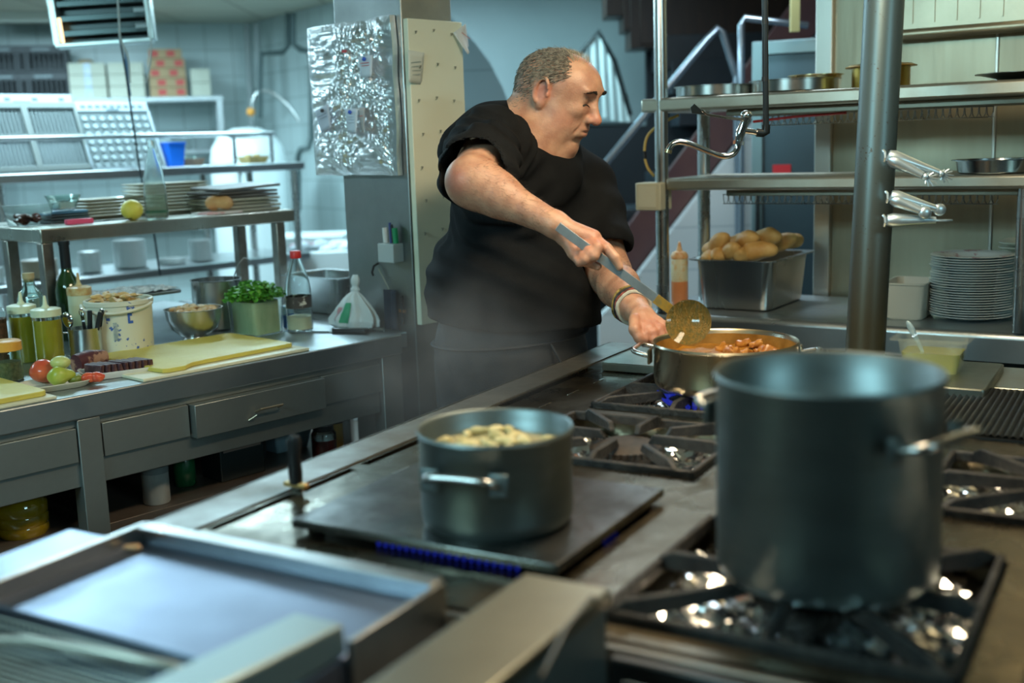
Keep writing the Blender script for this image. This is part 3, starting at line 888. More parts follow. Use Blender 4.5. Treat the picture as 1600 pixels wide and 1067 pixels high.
# ------------------------------------------------------------ T-shirt
sh = SDF()
def se(*a, **k): te(*a, lst=sh, **k)
se(BC, .005, 0, .02, .218, .232, .245, k=.05)
se(BC, .03, 0, -.06, .205, .215, .17, k=.05)
se(CH, -.005, 0, -.02, .165, .215, .19, k=.08)
se(CH, -.045, 0, .055, .105, .235, .075, k=.07)
se(CH, -.065, 0, .10, .080, .160, .050, k=.06)
slR = pt(744, 266, 2.58)
sh.cone(shR+np.array([0,.02,.012]), slR, .090, .088, .06)
slL = pt(946, 376, 2.93)
sh.cone(shL, slL, .080, .070, .06)
axR = (slR-shR)/np.linalg.norm(slR-shR); axL = (elL-shL)/np.linalg.norm(elL-shL)
ER, EL = elR, elL
def shirt(X, c, r):
    d = sh.ev(X, c, r)
    # folds
    q = X - np.array(BC)
    f = q@np.array(FW); l_ = q@np.array(LF); z = q[:,2]
    w = .005*np.sin(70*(f*.5+z*.35+.12*np.sin(9*z+4*l_))) * np.clip(1-np.abs(z-.16)/.30, 0, 1)
    w += .0065*np.sin(42*(l_*.8 - z*.45 + .10*np.sin(13*f+3*z)))*np.clip((z+.05)/.25, 0, 1)
    w += .0042*np.sin(120*(f*.35+z*.9+.05*np.sin(20*l_)))*np.clip((z-.12)/.1, 0, 1)*np.clip((-l_-.05)/.1,0,1)
    d = d + w
    out = d
    out = np.maximum(out, -(X[:,2] - (HEMZ + .008*np.sin(9*l_+3) - .06*f)))
    tR = (X-ER)@axR; sR = SDF.d1('cone', (shR+np.array([0,.02,.012])+axR*.05, slR+axR*.10, .070, .080), X)
    nearR = np.linalg.norm(X-slR, axis=1) < .17
    out = np.where(nearR, np.maximum(out, np.minimum(-sR, .2)), out)
    out = np.where(nearR, np.maximum(out, tR + .006), out)
    tL = (X-EL)@axL; sL = SDF.d1('cone', (shL+axL*.06, slL+axL*.10, .062, .060), X)
    nearL = (np.linalg.norm(X-slL, axis=1) < .11) & (l_ > -.02)
    out = np.where(nearL, np.maximum(out, -sL), out)
    out = np.where(nearL & (tL > -.09), np.maximum(out, tL + .046), out)
    h = (X-NAPE)@NPN
    cx = (X-(NAPE*.56+THR*.44)); rr_ = np.linalg.norm(cx - h[:,None]*NPN, axis=1)
    cutter = np.maximum(-h, rr_-.075)
    out = -smin(-out, cutter, .012)
    return out
HEMZ = aty(905, 515, 2.75).z
NAPE = pt(798, 168, 2.955); THR = pt(882, 247, 2.885)
NPN = np.cross(THR-NAPE, np.array(LF)); NPN /= np.linalg.norm(NPN)
if NPN[2] < 0: NPN = -NPN
V, F = surface_net(shirt, (-.45,2.40,.84), (.50,3.40,1.62), .0050, 12)
V = relax(V, F, 2, .5)
cloth = mat('black_cotton', (.006,.0065,.0075), .8, 0, var=(.010,.011,.012), vscale=9, bump=.25, bscale=500, spec=.15)
SHIRT = cook_part('t_shirt', mesh_from('t_shirt', V, F), cloth)
# ------------------------------------------------------------ apron and trousers
ap = SDF()
HB = BC - UP*.255
te(HB, .0, 0, .10, .196, .228, .24, k=.05, lst=ap)
te(HB, -.0, 0, -.10, .190, .232, .24, k=.05, lst=ap)
for s in (-1,1):
    a0 = HB + LF*(s*.10) - UP*.1
    ap.cone(np.array(a0), np.array(Vector((a0.x,a0.y,.12))), .125, .085, .05)
def apron(X, c, r):
    d = ap.ev(X, c, r)
    q = X-np.array(HB); f = q@np.array(FW); l_ = q@np.array(LF); z = q[:,2]
    d = d + .004*np.sin(55*(l_+.2*f+.06*np.sin(6*z)))*np.clip(.1-z,0,.2)/.2 + .002*np.sin(90*f+30*z)
    out = d
    out = np.maximum(out, X[:,2]-(HEMZ+.035)); out = np.maximum(out, .08-X[:,2])
    return out
V, F = surface_net(apron, (-.40,2.55,.02), (.40,3.35,1.06), .0075, 12)
V = relax(V, F, 2, .5)
apc = mat('dark_apron', (.014,.017,.021), .75, 0, var=(.020,.023,.027), vscale=12, bump=.2, bscale=300)
cook_part('apron', mesh_from('apron', V, F), apc)
p = P()
pts = []
for k in range(49):
    a = 2*math.pi*k/48; c = HB+UP*.160
    r1, r2 = .196, .225
    pts.append(c + FW*(r1*math.cos(a)) + LF*(r2*math.sin(a)) + UP*(.010*math.cos(a)))
p.tube(pts[:-1], .007, 8, close=True, flat=.5)
cook_part('apron_strings', p, apc)
p = P(); p.tube([pts[44], pts[44]+FW*.03-UP*.05, pts[44]+FW*.02-UP*.13], .004, 8)
cook_part('apron_tie', p, apc)
for s in (-1,1):
    a0 = HB + LF*(s*.10)
    p = P(); p.ball(Vector((a0.x,a0.y,.05))-FW*.03+FW*.05, (.14,.05,.048), 20, 12, tM.to_4x4())
    bmesh.ops.bisect_plane(p.b, geom=p.b.verts[:]+p.b.edges[:]+p.b.faces[:], plane_co=(0,0,.003), plane_no=(0,0,-1), clear_outer=True)
    cook_part('shoe', p, black)
# ------------------------------------------------------------ hair, brows
hairm, n, l, b = newmat('grey_hair')
tc = n.new('ShaderNodeTexCoord'); nz = n.new('ShaderNodeTexNoise'); nz.inputs['Scale'].default_value = 110; l.new(tc.outputs['Object'], nz.inputs['Vector'])
cr_ = n.new('ShaderNodeValToRGB'); cr_.color_ramp.elements[0].position=.30; cr_.color_ramp.elements[0].color=(.07,.062,.052,1); cr_.color_ramp.elements[1].position=.66; cr_.color_ramp.elements[1].color=(.36,.32,.25,1)
l.new(nz.outputs['Fac'], cr_.inputs[0]); l.new(cr_.outputs[0], b.inputs['Base Color']); S(b,'Roughness',.5)
def strands(name, items, mt, r0=.00045):
    cu_ = bpy.data.curves.new(name, 'CURVE'); cu_.dimensions='3D'; cu_.bevel_depth = r0; cu_.bevel_resolution = 0; cu_.resolution_u = 1
    for pts in items:
        sp = cu_.splines.new('POLY'); sp.points.add(len(pts)-1)
        for q, v in zip(sp.points, pts): q.co = (*v, 1)
        for i, q in enumerate(sp.points): q.radius = 1 - .6*i/(len(pts)-1)
    o = bpy.data.objects.new(name, cu_)
    dg = bpy.context.evaluated_depsgraph_get()
    COL.objects.link(o); dg.update()
    me = bpy.data.meshes.new_from_object(o.evaluated_get(bpy.context.evaluated_depsgraph_get()))
    COL.objects.unlink(o); bpy.data.objects.remove(o)
    me.materials.clear()
    for pl in me.polygons: pl.use_smooth = True
    q = O(name, me, mt, cook, kind='stuff'); q.location = -COFF; return q
# project scalp points onto the body surface: march along rays from the head centre
def onskin(dirs, c0, rmax=.16):
    c0 = np.array(c0); t = np.full(len(dirs), rmax)
    D = np.array(dirs)
    for _ in range(18):
        d = body.ev(c0 + D*t[:,None], c0, .18); t = t - d*.9
    return c0 + D*t[:,None]
rg_ = random.Random(11)
dirs = []; loc_ = []
while len(dirs) < 9000:
    v = Vector((rg_.gauss(0,1), rg_.gauss(0,1), rg_.gauss(0,1))).normalized()
    x, y, z = v.x, v.y, v.z
    ay = abs(y)
    if z > -.75: dirs.append(np.array(hx*x+LF*y+hz*z)); loc_.append(v)
hc0 = hp(-.010, 0, .030)
base = onskin(dirs, hc0)
items = []
back = np.array(-hx); dn = np.array(-hz)
ZX = [(-.085,-.050),(-.060,-.045),(-.030,-.034),(.0,-.030),(.028,-.028),(.032,.022),(.045,.034),(.060,.044),(.075,.036),(.090,.018),(.105,.0),(.2,-.01)]
def hair_edge(z):
    for (z0,x0),(z1,x1) in zip(ZX, ZX[1:]):
        if z0 <= z < z1: return x0+(x1-x0)*(z-z0)/(z1-z0)
    return -1
for bse, d, v in zip(base, dirs, loc_):
    q = Vector(bse)-HC; qx, qy, qz = q.dot(hx), q.dot(LF), q.dot(hz)
    if qx > hair_edge(qz)+rg_.gauss(0,.003): continue
    if abs(qy) < .03 and qz > .08 and rg_.random() < .4: continue
    g = back*.9 + dn*(.5 + .5*max(0,-v.x)) ; g = g - d*(g@d); g = g/(np.linalg.norm(g)+1e-9)
    L = .013 + .007*rg_.random()
    if v.z < -.2: L *= .8
    j = np.array([rg_.gauss(0,.12) for _ in range(3)])
    items.append([bse - d*.001, bse + d*.0030 + (g+j)*L*.4, bse + d*.0028 + (g+1.5*j)*L])
strands('hair', items, hairm, .0007)
# thin swept strands over the bald top
items = []
for k in range(170):
    y = rg_.uniform(-.6,.6); x = rg_.uniform(.05,.75)
    v = Vector((x, y, 1.0-.3*x)).normalized(); d = np.array(hx*v.x+LF*v.y+hz*v.z)
    bse = onskin([d], hc0)[0]; g = back*.8+np.array(LF)*rg_.gauss(.2,.3); g -= d*(g@d)
    L = rg_.uniform(.012,.03); items.append([bse, bse+d*.004+g*L*.5, bse+d*rg_.uniform(.002,.010)+g*L])
strands('thin_top_hair', items, mat('pale_hair', (.45,.38,.26), .45), .00035)
browm = mat('brow_hair', (.02,.016,.013), .6)
items = []
for s in (-1, 1):
    for k in range(90):
        t = rg_.random(); y = s*(.014+.036*t); z = .036+.006*math.sin(math.pi*min(1,t*1.1))-.004*t + rg_.gauss(0,.0018)
        items.append((s, hp(.20, y, z)))
for s in (-1, 1):
    X = np.array([q[1] for q in items if q[0] == s]); d = np.array(-hx)
    for _ in range(24): X = X + d*(body.ev(X, np.array(HC), .25)*.9)[:,None]
    strands('eyebrow', [[x, x+np.array(hx)*.003+np.array(LF)*s*.004+np.array(hz)*.001, x+np.array(hx)*.002+np.array(LF)*s*.009] for x in X], browm, .0006)
for s in (-1, 1):
    X = np.array([hp(.20, s*(.031+.012*(2*k/59-1)), .0065-.004*((2*k/59-1))**2) for k in range(60)]); d = np.array(-hx)
    for _ in range(24): X = X + d*(body.ev(X, np.array(HC), .25)*.9)[:,None]
    strands('eyelashes', [[x, x+np.array(hx)*.003-np.array(hz)*.0012, x+np.array(hx)*.0035-np.array(hz)*.0018] for x in X], browm, .0005)
# dark arm hair
def arm_hair(name, a, b_, cnt, rmax, seed, side=None):
    rg2 = np.random.default_rng(seed)
    ax = (b_-a)/np.linalg.norm(b_-a)
    t = rg2.uniform(.05,.95,cnt); c0 = a+(b_-a)*t[:,None]
    d = rg2.normal(size=(cnt,3)); d -= (d@ax)[:,None]*ax; d /= np.linalg.norm(d,axis=1)[:,None]
    X = c0 + d*rmax
    for _ in range(16): X = X - d*(body.ev(X, (a+b_)/2, .25)*.9)[:,None]
    g = ax*.8 + rg2.normal(size=(cnt,3))*.3
    L = rg2.uniform(.008,.016,cnt)[:,None]
    items = list(zip(X, X+d*.003+g*L*.5, X+d*.0045+g*L))
    strands(name, items, browm, .00015)
arm_hair('arm_hair', elR, wrR, 900, .09, 3)
arm_hair('arm_hair', elL, wrL, 620, .09, 5)
for nm in ('arm_hair',): pass
# ------------------------------------------------------------ bracelets on the left wrist (worn: things of their own)
axw = Vector((wrL-elL)); axw.normalize()
cols = [((.55,.52,.42),'cream woven bracelet nearest the cook\'s left hand',.0045),((.35,.08,.06),'red and black braided bracelet in the middle of the cook\'s left wrist',.0035),
        ((.05,.05,.05),'black bead bracelet above the red one on the left wrist',.0035),((.45,.30,.08),'yellow and black braided bracelet highest on the left forearm',.0035)]
for k, (c_, lb, rr_) in enumerate(cols):
    cc = Vector(wrL) + axw*(.004 - .0095*k)
    x_ = axw.orthogonal().normalized(); y_ = axw.cross(x_)
    pts = []
    for q in range(40):
        a = 2*math.pi*q/40
        r_ = .0380+.0024*k + .0010*math.sin(5*a+k)
        pts.append(cc + x_*(r_*math.cos(a)) + y_*(r_*math.sin(a)) + axw*(.003*math.sin(a+k)))
    p = P(); p.tube(pts, [rr_*(1+.15*(q % 2)) for q in range(40)], 8, close=True)
    mt = mat('bracelet_%d' % k, c_, .7, var=(c_[0]*.15,c_[1]*.15,c_[2]*.15) if k else (.45,.42,.34), vscale=90)
    O('bracelet', p, mt, label=lb, cat='bracelet', group='bracelets on the left wrist')

# ------------------------------------------------------------ the ladle held over the pot
hA = Vector(aty(872, 354, Yh-.034)); hB = Vector(aty(1062, 494, 2.37)); 
ax = (hB-hA).normalized()
sk = T('ladle', 'long flat-handled steel ladle with a sauce covered dished disc over the stew', 'ladle', hA)
# flat handle: width direction roughly facing the camera side
nrm = (CAM-hA); nrm = (nrm - ax*nrm.dot(ax)).normalized(); nrm = (nrm - UP*.15).normalized(); nrm = (nrm-ax*nrm.dot(ax)).normalized(); wd = ax.cross(nrm)
M = Matrix((ax, wd, nrm)).transposed().to_4x4()
L_ = (hB-hA).length
p = P(); p.box(0, L_, -.0095, .0095, -.0012, .0012, M); p.box(-.001,.002,-.0095,.0095,-.012,.0012, M)
O('handle', p, mat('ladle_steel', (.34,.41,.45), .5, .7, var=(.27,.32,.35), vscale=20), sk, bevel=.0006)
p = P(); p.box(L_*.80, L_+.012, -.0102, .0102, -.0018, .0020, M)
O('sauce_smear', p.jitter(.0015, 200), mat('yellow_sauce', (.45,.25,.03), .3, var=(.25,.18,.06), vscale=60), sk)
dc = Vector(aty(1076, 504, 2.33)) 
dn_ = (Vector((-.30,-.85,.32))).normalized()
MD = dn_.to_track_quat('Z','Y').to_matrix().to_4x4(); MD.translation = dc - hA
p = P(); p.lathe([(0,-.012),(.02,-.010),(.040,-.003),(.0475,.003),(.0475,.005),(.039,-.001),(.02,-.0075),(0,-.0095)], n=48); p.xf(MD)
O('perforated_disc', p, mat('sauce_disc', (.30,.15,.02), .28, .2, var=(.10,.09,.02), vscale=70, stretch=(3,3,.7), bump=.6, bscale=200, coat=.5), sk)

# ============================================================ left counter (frame CO)
def place(u, v, z, fr=CO): return fr.w(u, v, z)
ct = T('work_counter', 'long steel work counter with drawers and an open lower shelf, left of the cook', 'counter', (0,0,0), CO.rz)
p = P(); p.box(-.60, 2.185, 2.50, 3.90, .822, .88); O('worktop', p, steelc, ct, bevel=.004)
p = P(); p.box(2.185, 2.232, 2.53, 3.90, .83, .878); O('worktop_end', p, steelc, ct, bevel=.004)
p = P()
p.box(-.6, 2.10, 2.515, 3.88, .803, .822); p.box(-.6,2.10,2.515,2.53,.66,.725)
p.box(-.6,2.10,3.80,3.88,.16,.82); p.box(-.6,1.19,2.528,2.54,.66,.81); p.box(1.24,2.10,2.528,2.54,.66,.81)
O('drawer_rail', p, steelf, ct, bevel=.002)
def drawer(u0, u1, out=0, handle=True):
    p = P(); p.box(u0, u1, 2.506-out, 2.522, .722-(.004 if out else 0), .803)
    if out: p.box(u0+.01,u1-.01,2.52,3.0,.73,.79)
    d = O('drawer', p, steelf, ct, bevel=.0015)
    return d
drawer(.60, .99); drawer(.995, 1.181); drawer(1.245, 1.474)
d3 = drawer(1.479, 1.884, .022); drawer(1.89, 2.104)
p = P(); p.tube([(1.655,2.486,.752),(1.655,2.462,.762),(1.725,2.462,.762),(1.725,2.486,.752)], .003, 8); p.tube([(1.648,2.468,.748),(1.63,2.481,.735)],.002,6)
O('drawer_handle', p, mat('old_brass', (.42,.34,.24), .4, .9), d3)
for u0, u1 in ((1.184,1.241),(2.108,2.180),(.30,.35)):
    p = P(); p.box(u0, u1, 2.503, 2.55, 0, .822); O('leg', p, steelf, ct, bevel=.002)
for u0 in (1.60,):
    p = P(); p.box(1.80,1.86,2.75,2.80,0,.66); O('leg', p, mat('dark_leg', (.10,.10,.10), .4, .8), ct, bevel=.002)
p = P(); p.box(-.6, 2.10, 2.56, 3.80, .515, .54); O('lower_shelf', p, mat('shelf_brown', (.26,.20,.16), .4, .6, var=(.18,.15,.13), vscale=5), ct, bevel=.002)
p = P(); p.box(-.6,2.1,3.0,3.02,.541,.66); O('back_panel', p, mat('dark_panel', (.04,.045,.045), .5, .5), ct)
# bench shelf over the counter
bs = T('counter_shelf', 'steel shelf on square legs standing on the left counter, loaded with plates', 'shelf', (0,0,0), CO.rz)
p = P(); p.box(.9 if 0 else 1.524, 2.444, 3.337, 3.87, 1.172, 1.215); O('shelf_top', p, mat('bench_steel', (.48,.47,.41), .33, 1, var=(.36,.35,.30), vscale=6, rvar=.1), bs, bevel=.004)
for u0, v0 in ((1.545,3.36),(1.545,3.60),(2.385,3.36),(2.385,3.60)):
    p = P(); p.box(u0-.018,u0+.018,v0-.018,v0+.018,.8805,1.172); O('leg', p, mat('leg_steel', (.40,.38,.34), .35, 1, var=(.26,.23,.20), vscale=12), bs, bevel=.003)

# ------------------------------------------------------------ dish helpers
def dish(L, W, h, rim, th=.003, r=.02, n=5):
    """rounded rectangular dish, open on top"""
    p = P(); rings = []
    for (k, z) in ((.72,0),(.80,.001),(1.0,h),(1.0,h+th*.6),(.98,h+th*.6),(.80,th),(.72,th)):
        pts = rrect(-L/2*k, L/2*k, -W/2*k, W/2*k, r*k, n); rings.append(p._v([(x,y,z) for x,y in pts]))
    m_ = len(rings[0])
    for a, b in zip(rings, rings[1:]):
        for i in range(m_): p._f([a[i], a[(i+1)%m_], b[(i+1)%m_], b[i]])
    p._f(rings[0][::-1]); p._f(rings[-1])
    return p
def round_plate(r, h, th=.003):
    p = P(); p.lathe([(0,0),(r*.55,0),(r*.58,.002),(r*.66,h*.5),(r*.97,h),(r,h+th*.5),(r*.97,h+th),(r*.66,h*.5+th),(r*.55,th),(0,th)], n=48); return p
cream = mat('cream_ceramic', (.66,.63,.50), .25)
def stack(proto, u, v, z, n, dz, fr, jit=.002, rz=0, top=None, jr=2):
    """copies of proto, one above the other; proto itself lies lowest"""
    for k in range(n):
        w = fr.w(u+rnd.gauss(0,jit), v+rnd.gauss(0,jit), z+k*dz)
        if k == 0: proto.location = w; proto.rotation_euler = (0,0,fr.rz+R(rz)); o = proto
        else: o = dup(proto, w, fr.rz+R(rz)+R(rnd.gauss(0,jr)))
    if top: o['label'] = top
    return o
ZS = 1.2155
pl = O('rectangular_plate', dish(.27,.16,.010,.02), cream, label='cream rectangular plate in the tall stack behind the tall clear bottle', cat='plate', group='rectangular plates behind the clear bottle')
stack(pl, 2.16, 3.70, ZS, 9, .0118, CO, rz=-6, top='cream rectangular plate, topmost of the stack behind the tall clear bottle')
pl = O('rectangular_plate', dish(.25,.15,.009,.02), cream, label='cream rectangular plate in the low stack left of the lemon', cat='plate', group='rectangular plates left of the lemon')
stack(pl, 1.93, 3.72, ZS, 6, .0108, CO, rz=8, top='yellowish rectangular plate, topmost of the low stack left of the lemon')
slate = mat('blue_slate', (.05,.08,.10), .4, var=(.08,.12,.14), vscale=10)
p = P(); p.prism(rrect(-.065,.065,-.045,.045,.004,2), 0, .007)
pl = O('slate_plate', p, slate, label='dark slate serving plate in the small stack under the salt bowl', cat='plate', group='slate plates under the salt bowl', bevel=.0015)
tp = stack(pl, 1.735, 3.62, ZS, 4, .0095, CO, rz=0)
tp.data = tp.data.copy(); tp.data.materials.clear(); tp.data.materials.append(mat('blue_board', (.10,.26,.42), .4)); tp['label'] = 'blue board lying on top of the slate plates under the salt bowl'; tp['category'] = 'plate'
p = P(); p.prism(rrect(-.13,.13,-.09,.09,.006,2), 0, .009)
dk = mat('dark_plate', (.10,.085,.075), .4, var=(.16,.14,.12), vscale=6); tn = mat('tan_plate', (.42,.38,.28), .4)
pl = O('serving_board', p, tn, label='tan flat serving board in the stack right of the bread roll', cat='board', group='boards right of the bread roll', bevel=.002)
o = None
for k in range(7):
    w = CO.w(2.31+rnd.gauss(0,.004), 3.50+rnd.gauss(0,.004), ZS+k*.0125)
    if k == 0: pl.location = w; pl.rotation_euler = (0,0,CO.rz); o = pl
    else:
        o = dup(pl, w, CO.rz+R(rnd.gauss(0,3)))
        if k > 3:
            o.data = o.data.copy(); o.data.materials.clear(); o.data.materials.append(dk)
            o['label'] = 'dark flat serving board in the stack right of the bread roll'
o['label'] = 'dark serving board, topmost of the stack right of the bread roll'; o.rotation_euler = (R(2),R(-2),CO.rz+R(5)); o.location.z += .005
# plastic box with cured meat scraps
clearp = glass('clear_plastic', (.90,.93,.90), .08, 1.2)
clearg = glass('clear_glass', (.80,.93,.88), .02, 1.4)
def tub(L, W, h, mt, nm, lb, cat, loc, rz, lip=.006, k0=.82, th=.002):
    t = T(nm, lb, cat, loc, rz)
    p = P(); rings = []
    for (k, z) in ((k0,0),(k0+.03,.002),(1.0,h),(1.0+lip*12,h),(1.0+lip*12,h+.0015),(1.0-.01,h+.0015),(k0+.02,th),(k0,th)):
        pts = rrect(-L/2*k, L/2*k, -W/2*k, W/2*k, .02*k, 5); rings.append(p._v([(x,y,z) for x,y in pts]))
    m_ = len(rings[0])
    for a, b in zip(rings, rings[1:]):
        for i in range(m_): p._f([a[i], a[(i+1)%m_], b[(i+1)%m_], b[i]])
    p._f(rings[0][::-1]); p._f(rings[-1])
    O('tub', p, mt, t); return t
t = tub(.13,.10,.062, clearp, 'plastic_box', 'clear plastic box of dark meat scraps at the near left end of the counter shelf', 'container', CO.w(1.60,3.57,ZS), CO.rz)
p = P()
for k in range(26):
    M = Matrix.Rotation(rnd.uniform(0,6),4,'Z')@Matrix.Rotation(rnd.uniform(-.8,.8),4,'X')
    p.ball((rnd.uniform(-.04,.04),rnd.uniform(-.025,.025),.010+rnd.uniform(0,.022)),(.015,.008,.006),10,6,M)
p.jitter(.006,80); O('meat_scraps', p, mat('meat_scraps', (.16,.035,.02), .35, var=(.08,.03,.02), vscale=50), t, kind='stuff')
# glass bowl with salt
b_ = T('glass_bowl', 'small square glass bowl of white salt on the slate plates', 'bowl', CO.w(1.735,3.61,ZS+.0385), CO.rz)
p = P(); rings = []
for (k, z) in ((.026,0),(.028,.002),(.044,.048),(.042,.048),(.026,.004)):
    pts = rrect(-k,k,-k,k,.008,3); rings.append(p._v([(x,y,z) for x,y in pts]))
for a, b in zip(rings, rings[1:]):
    for i in range(len(a)): p._f([a[i], a[(i+1)%len(a)], b[(i+1)%len(a)], b[i]])
p._f(rings[0][::-1]); p._f(rings[-1]); O('bowl', p, clearg, b_)
p = P(); p.prism(rrect(-.028,.028,-.028,.028,.008,3), .005, .026); O('salt', p.jitter(.004,60), mat('salt', (.85,.87,.88), .8), b_)
# pink handled knife
k_ = T('pink_knife', 'small knife with a neon pink handle on the counter shelf', 'knife', CO.w(1.645,3.42,ZS), CO.rz+R(-3))
p = P(); p.prism(rrect(0,.085,-.012,.012,.004,3),.0008,.017); O('handle', p, mat('neon_pink', (.95,.10,.20), .4), k_, bevel=.003)
p = P(); p.prism([(.085,-.010),(.105,-.010),(.215,-.004),(.215,.001),(.105,.006),(.085,.006)],.004,.007); O('blade', p, mat('dark_blade', (.05,.05,.055), .3, .9), k_)
# lemon
p = P(); p.ball((0,0,.033),(.037,.033,.033),28,18); 
for v in p.b.verts:
    if v.co.x > .028: v.co.x += (v.co.x-.028)*.6
p.jitter(.0015,160)
O('lemon', p, mat('lemon', (.86,.70,.10), .35, bump=.2, bscale=300), label='yellow lemon on the counter shelf in front of the cream plates', cat='lemon', loc=CO.w(1.875,3.43,ZS-.001), rz=1.2)
# tall clear bottle
def lathe_thing(name, lb, cat, loc, prof, mt, part, n=40, group=None, thick=None):
    t = T(name, lb, cat, loc, 0, group)
    p = P(); p.lathe(prof, n=n); O(part, p, mt, t, ang=60); return t
prof = [(0,0),(.033,0),(.0365,.004),(.0365,.05),(.0355,.10),(.030,.145),(.021,.185),(.0135,.220),(.0115,.245),(.0135,.248),(.0135,.256),(.0105,.256),(.0095,.245),(.0115,.22),(.019,.185),(.028,.145),(.0335,.10),(.0345,.05),(.034,.008),(0,.006)]
t = lathe_thing('glass_bottle', 'tall clear glass bottle without a cap on the counter shelf', 'bottle', CO.w(1.965,3.435,ZS), prof, glass('frosted_bottle', (.92,.98,.96), .16, 1.2), 'bottle_body')
p = P(); p.lathe([(0,.007),(.0335,.007),(.034,.05),(.0335,.075),(0,.075)], n=36); O('water', p, glass('pale_water', (.84,.93,.86), .1, 1.15), t)
p = P(); p.lathe([(.0369,.018),(.0369,.020),(.0372,.022),(.0369,.024),(.0369,.026)], n=36); O('base_ring', p, glass('green_glass_ring', (.4,.8,.65), .2, 1.3), t)
# bread roll on a pink card
p = P(); p.prism(rrect(-.075,.075,-.045,.045,.004,2),0,.006); 
cd = T('pink_card', 'pink and white card under the bread roll on the counter shelf', 'card', CO.w(2.19,3.43,ZS), CO.rz+R(4))
O('card', p, mat('pink_card', (.75,.42,.40), .6, var=(.78,.70,.66), vscale=14, vlo=.5, vhi=.55), cd)
crust = mat('bread_crust', (.56,.27,.09), .55, var=(.70,.42,.17), vscale=14, bump=.3, bscale=60)
p = P(); p.ball((0,0,.026),(.045,.036,.027),24,16); p.jitter(.010,26,3); 
O('bread_roll', p, crust, label='single brown bread roll on the pink card', cat='bread', loc=CO.w(2.20,3.43,ZS+.008))

# ------------------------------------------------------------ on the counter
ZC = .8805
yellow = mat('yellow_board', (.72,.62,.13), .4, var=(.62,.50,.10), vscale=5, rvar=.1, bump=.1, bscale=120)
def cboard(name, lb, us, hole=None, mt=yellow, z=ZC, th=.012):
    p = P(); p.prism(us, 0, th)
    return O(name, p, mt, label=lb, cat='cutting board', loc=CO.w(0,0,z), rz=CO.rz, bevel=.002)
under = mat('pale_board', (.74,.70,.50), .45)
cboard('cutting_board', 'thin pale board lying under the large yellow cutting board', [(1.36,2.507),(1.86,2.512),(1.86,2.88),(1.36,2.88)], mt=under, th=.008)
cboard('cutting_board', 'large yellow cutting board with handle notch in the middle of the left counter', [(1.835,2.56),(1.845,2.57),(1.845,2.86),(1.83,2.875),(1.44,2.875),(1.42,2.855),(1.42,2.585),(1.425,2.53),(1.44,2.52),(1.485,2.52),(1.50,2.535),(1.52,2.545),(1.56,2.55)], z=ZC+.0085, th=.011)
cboard('cutting_board', 'thin pale board under the yellow board at the near left corner', [(.55,2.507),(1.145,2.507),(1.145,2.86),(.55,2.86)], mt=under, th=.007)
cboard('cutting_board', 'yellow cutting board cut by the left edge of the photo', rrect(.56,1.135,2.525,2.85,.02,3), z=ZC+.0075)
# plate with tomato and green fruit
fp = O('oval_plate', dish(.175,.115,.015,.02,r=.05), cream, label='small white oval plate holding a tomato and green fruit', cat='plate', loc=CO.w(1.205,2.635,ZC), rz=CO.rz+R(-8))
def on_plate(name, lb, cat, u, v, z, p, mt, rz=0): return O(name, p, mt, label=lb, cat=cat, loc=CO.w(u,v,z), rz=rz)
p = P(); p.ball((0,0,.027),(.036,.034,.027),24,16); p.jitter(.005,28,2)
on_plate('tomato','large red tomato half at the back of the fruit plate','tomato',1.205,2.685,ZC+.006,p,mat('tomato_skin',(.62,.07,.035),.22,var=(.70,.16,.06),vscale=12))
p = P(); p.ball((0,0,.022),(.034,.024,.022),24,16); p.jitter(.012,24,5)
on_plate('green_fruit','cut green fruit in the middle of the fruit plate','fruit',1.208,2.615,ZC+.008,p,mat('green_skin',(.36,.42,.03),.35,var=(.50,.52,.10),vscale=18))
p = P(); p.ball((0,0,.016),(.024,.020,.016),20,12)
on_plate('lime_half','pale yellow green fruit half on top of the cut green fruit','fruit',1.22,2.635,ZC+.042,p,mat('pale_green',(.58,.60,.20),.35))
for k,(du,dv) in enumerate(((.0,.0),(.018,-.008))):
    p = P(); p.ball((0,0,.012),(.018,.012,.012),16,10); p.jitter(.004,60,k)
    on_plate('strawberry','red berry piece at the right edge of the fruit plate' if k==0 else 'second red berry piece against the right rim of the fruit plate','fruit',1.262+du,2.585+dv,ZC+.008,p,mat('berry',(.60,.05,.03),.3,var=(.75,.15,.05),vscale=80),rz=.5)
p = P(); p.ball((0,0,.012),(.020,.014,.011),16,10); p.jitter(.006,50,9)
on_plate('olive_green_slice','small dark green slice between the green fruit and the berries','fruit',1.237,2.60,ZC+.007,p,mat('slice_green',(.20,.22,.04),.4))
# plate with dark purple slices
sp = O('oval_plate', dish(.185,.115,.017,.02,r=.035), whitep, label='white rectangular dish of dark purple slices beside the fruit plate', cat='plate', loc=CO.w(1.375,2.655,ZC), rz=CO.rz+R(-14))
purple = mat('purple_meat', (.055,.018,.03), .4, var=(.16,.08,.07), vscale=22, vlo=.45, vhi=.6)
for k in range(9):
    p = P(); p.box(-.006,.006,-.034,.034,0,.022); p.jitter(.005,60,k)
    u0 = 1.318+.0145*k; v0 = 2.665-.0035*k
    O('purple_slice', p, purple, label='%s dark purple slice from the left in the row on the white rectangular dish' % ('first','second','third','fourth','fifth','sixth','seventh','eighth','ninth')[k], cat='slice', group='purple slices on the dish', loc=CO.w(u0,v0,ZC+.012), rz=CO.rz+R(8), bevel=.002)
p = P(); p.tube([(-.042,0,0),(.0,.004,.003),(.042,0,0)],[.022,.025,.022],18); p.jitter(.005,40,4)
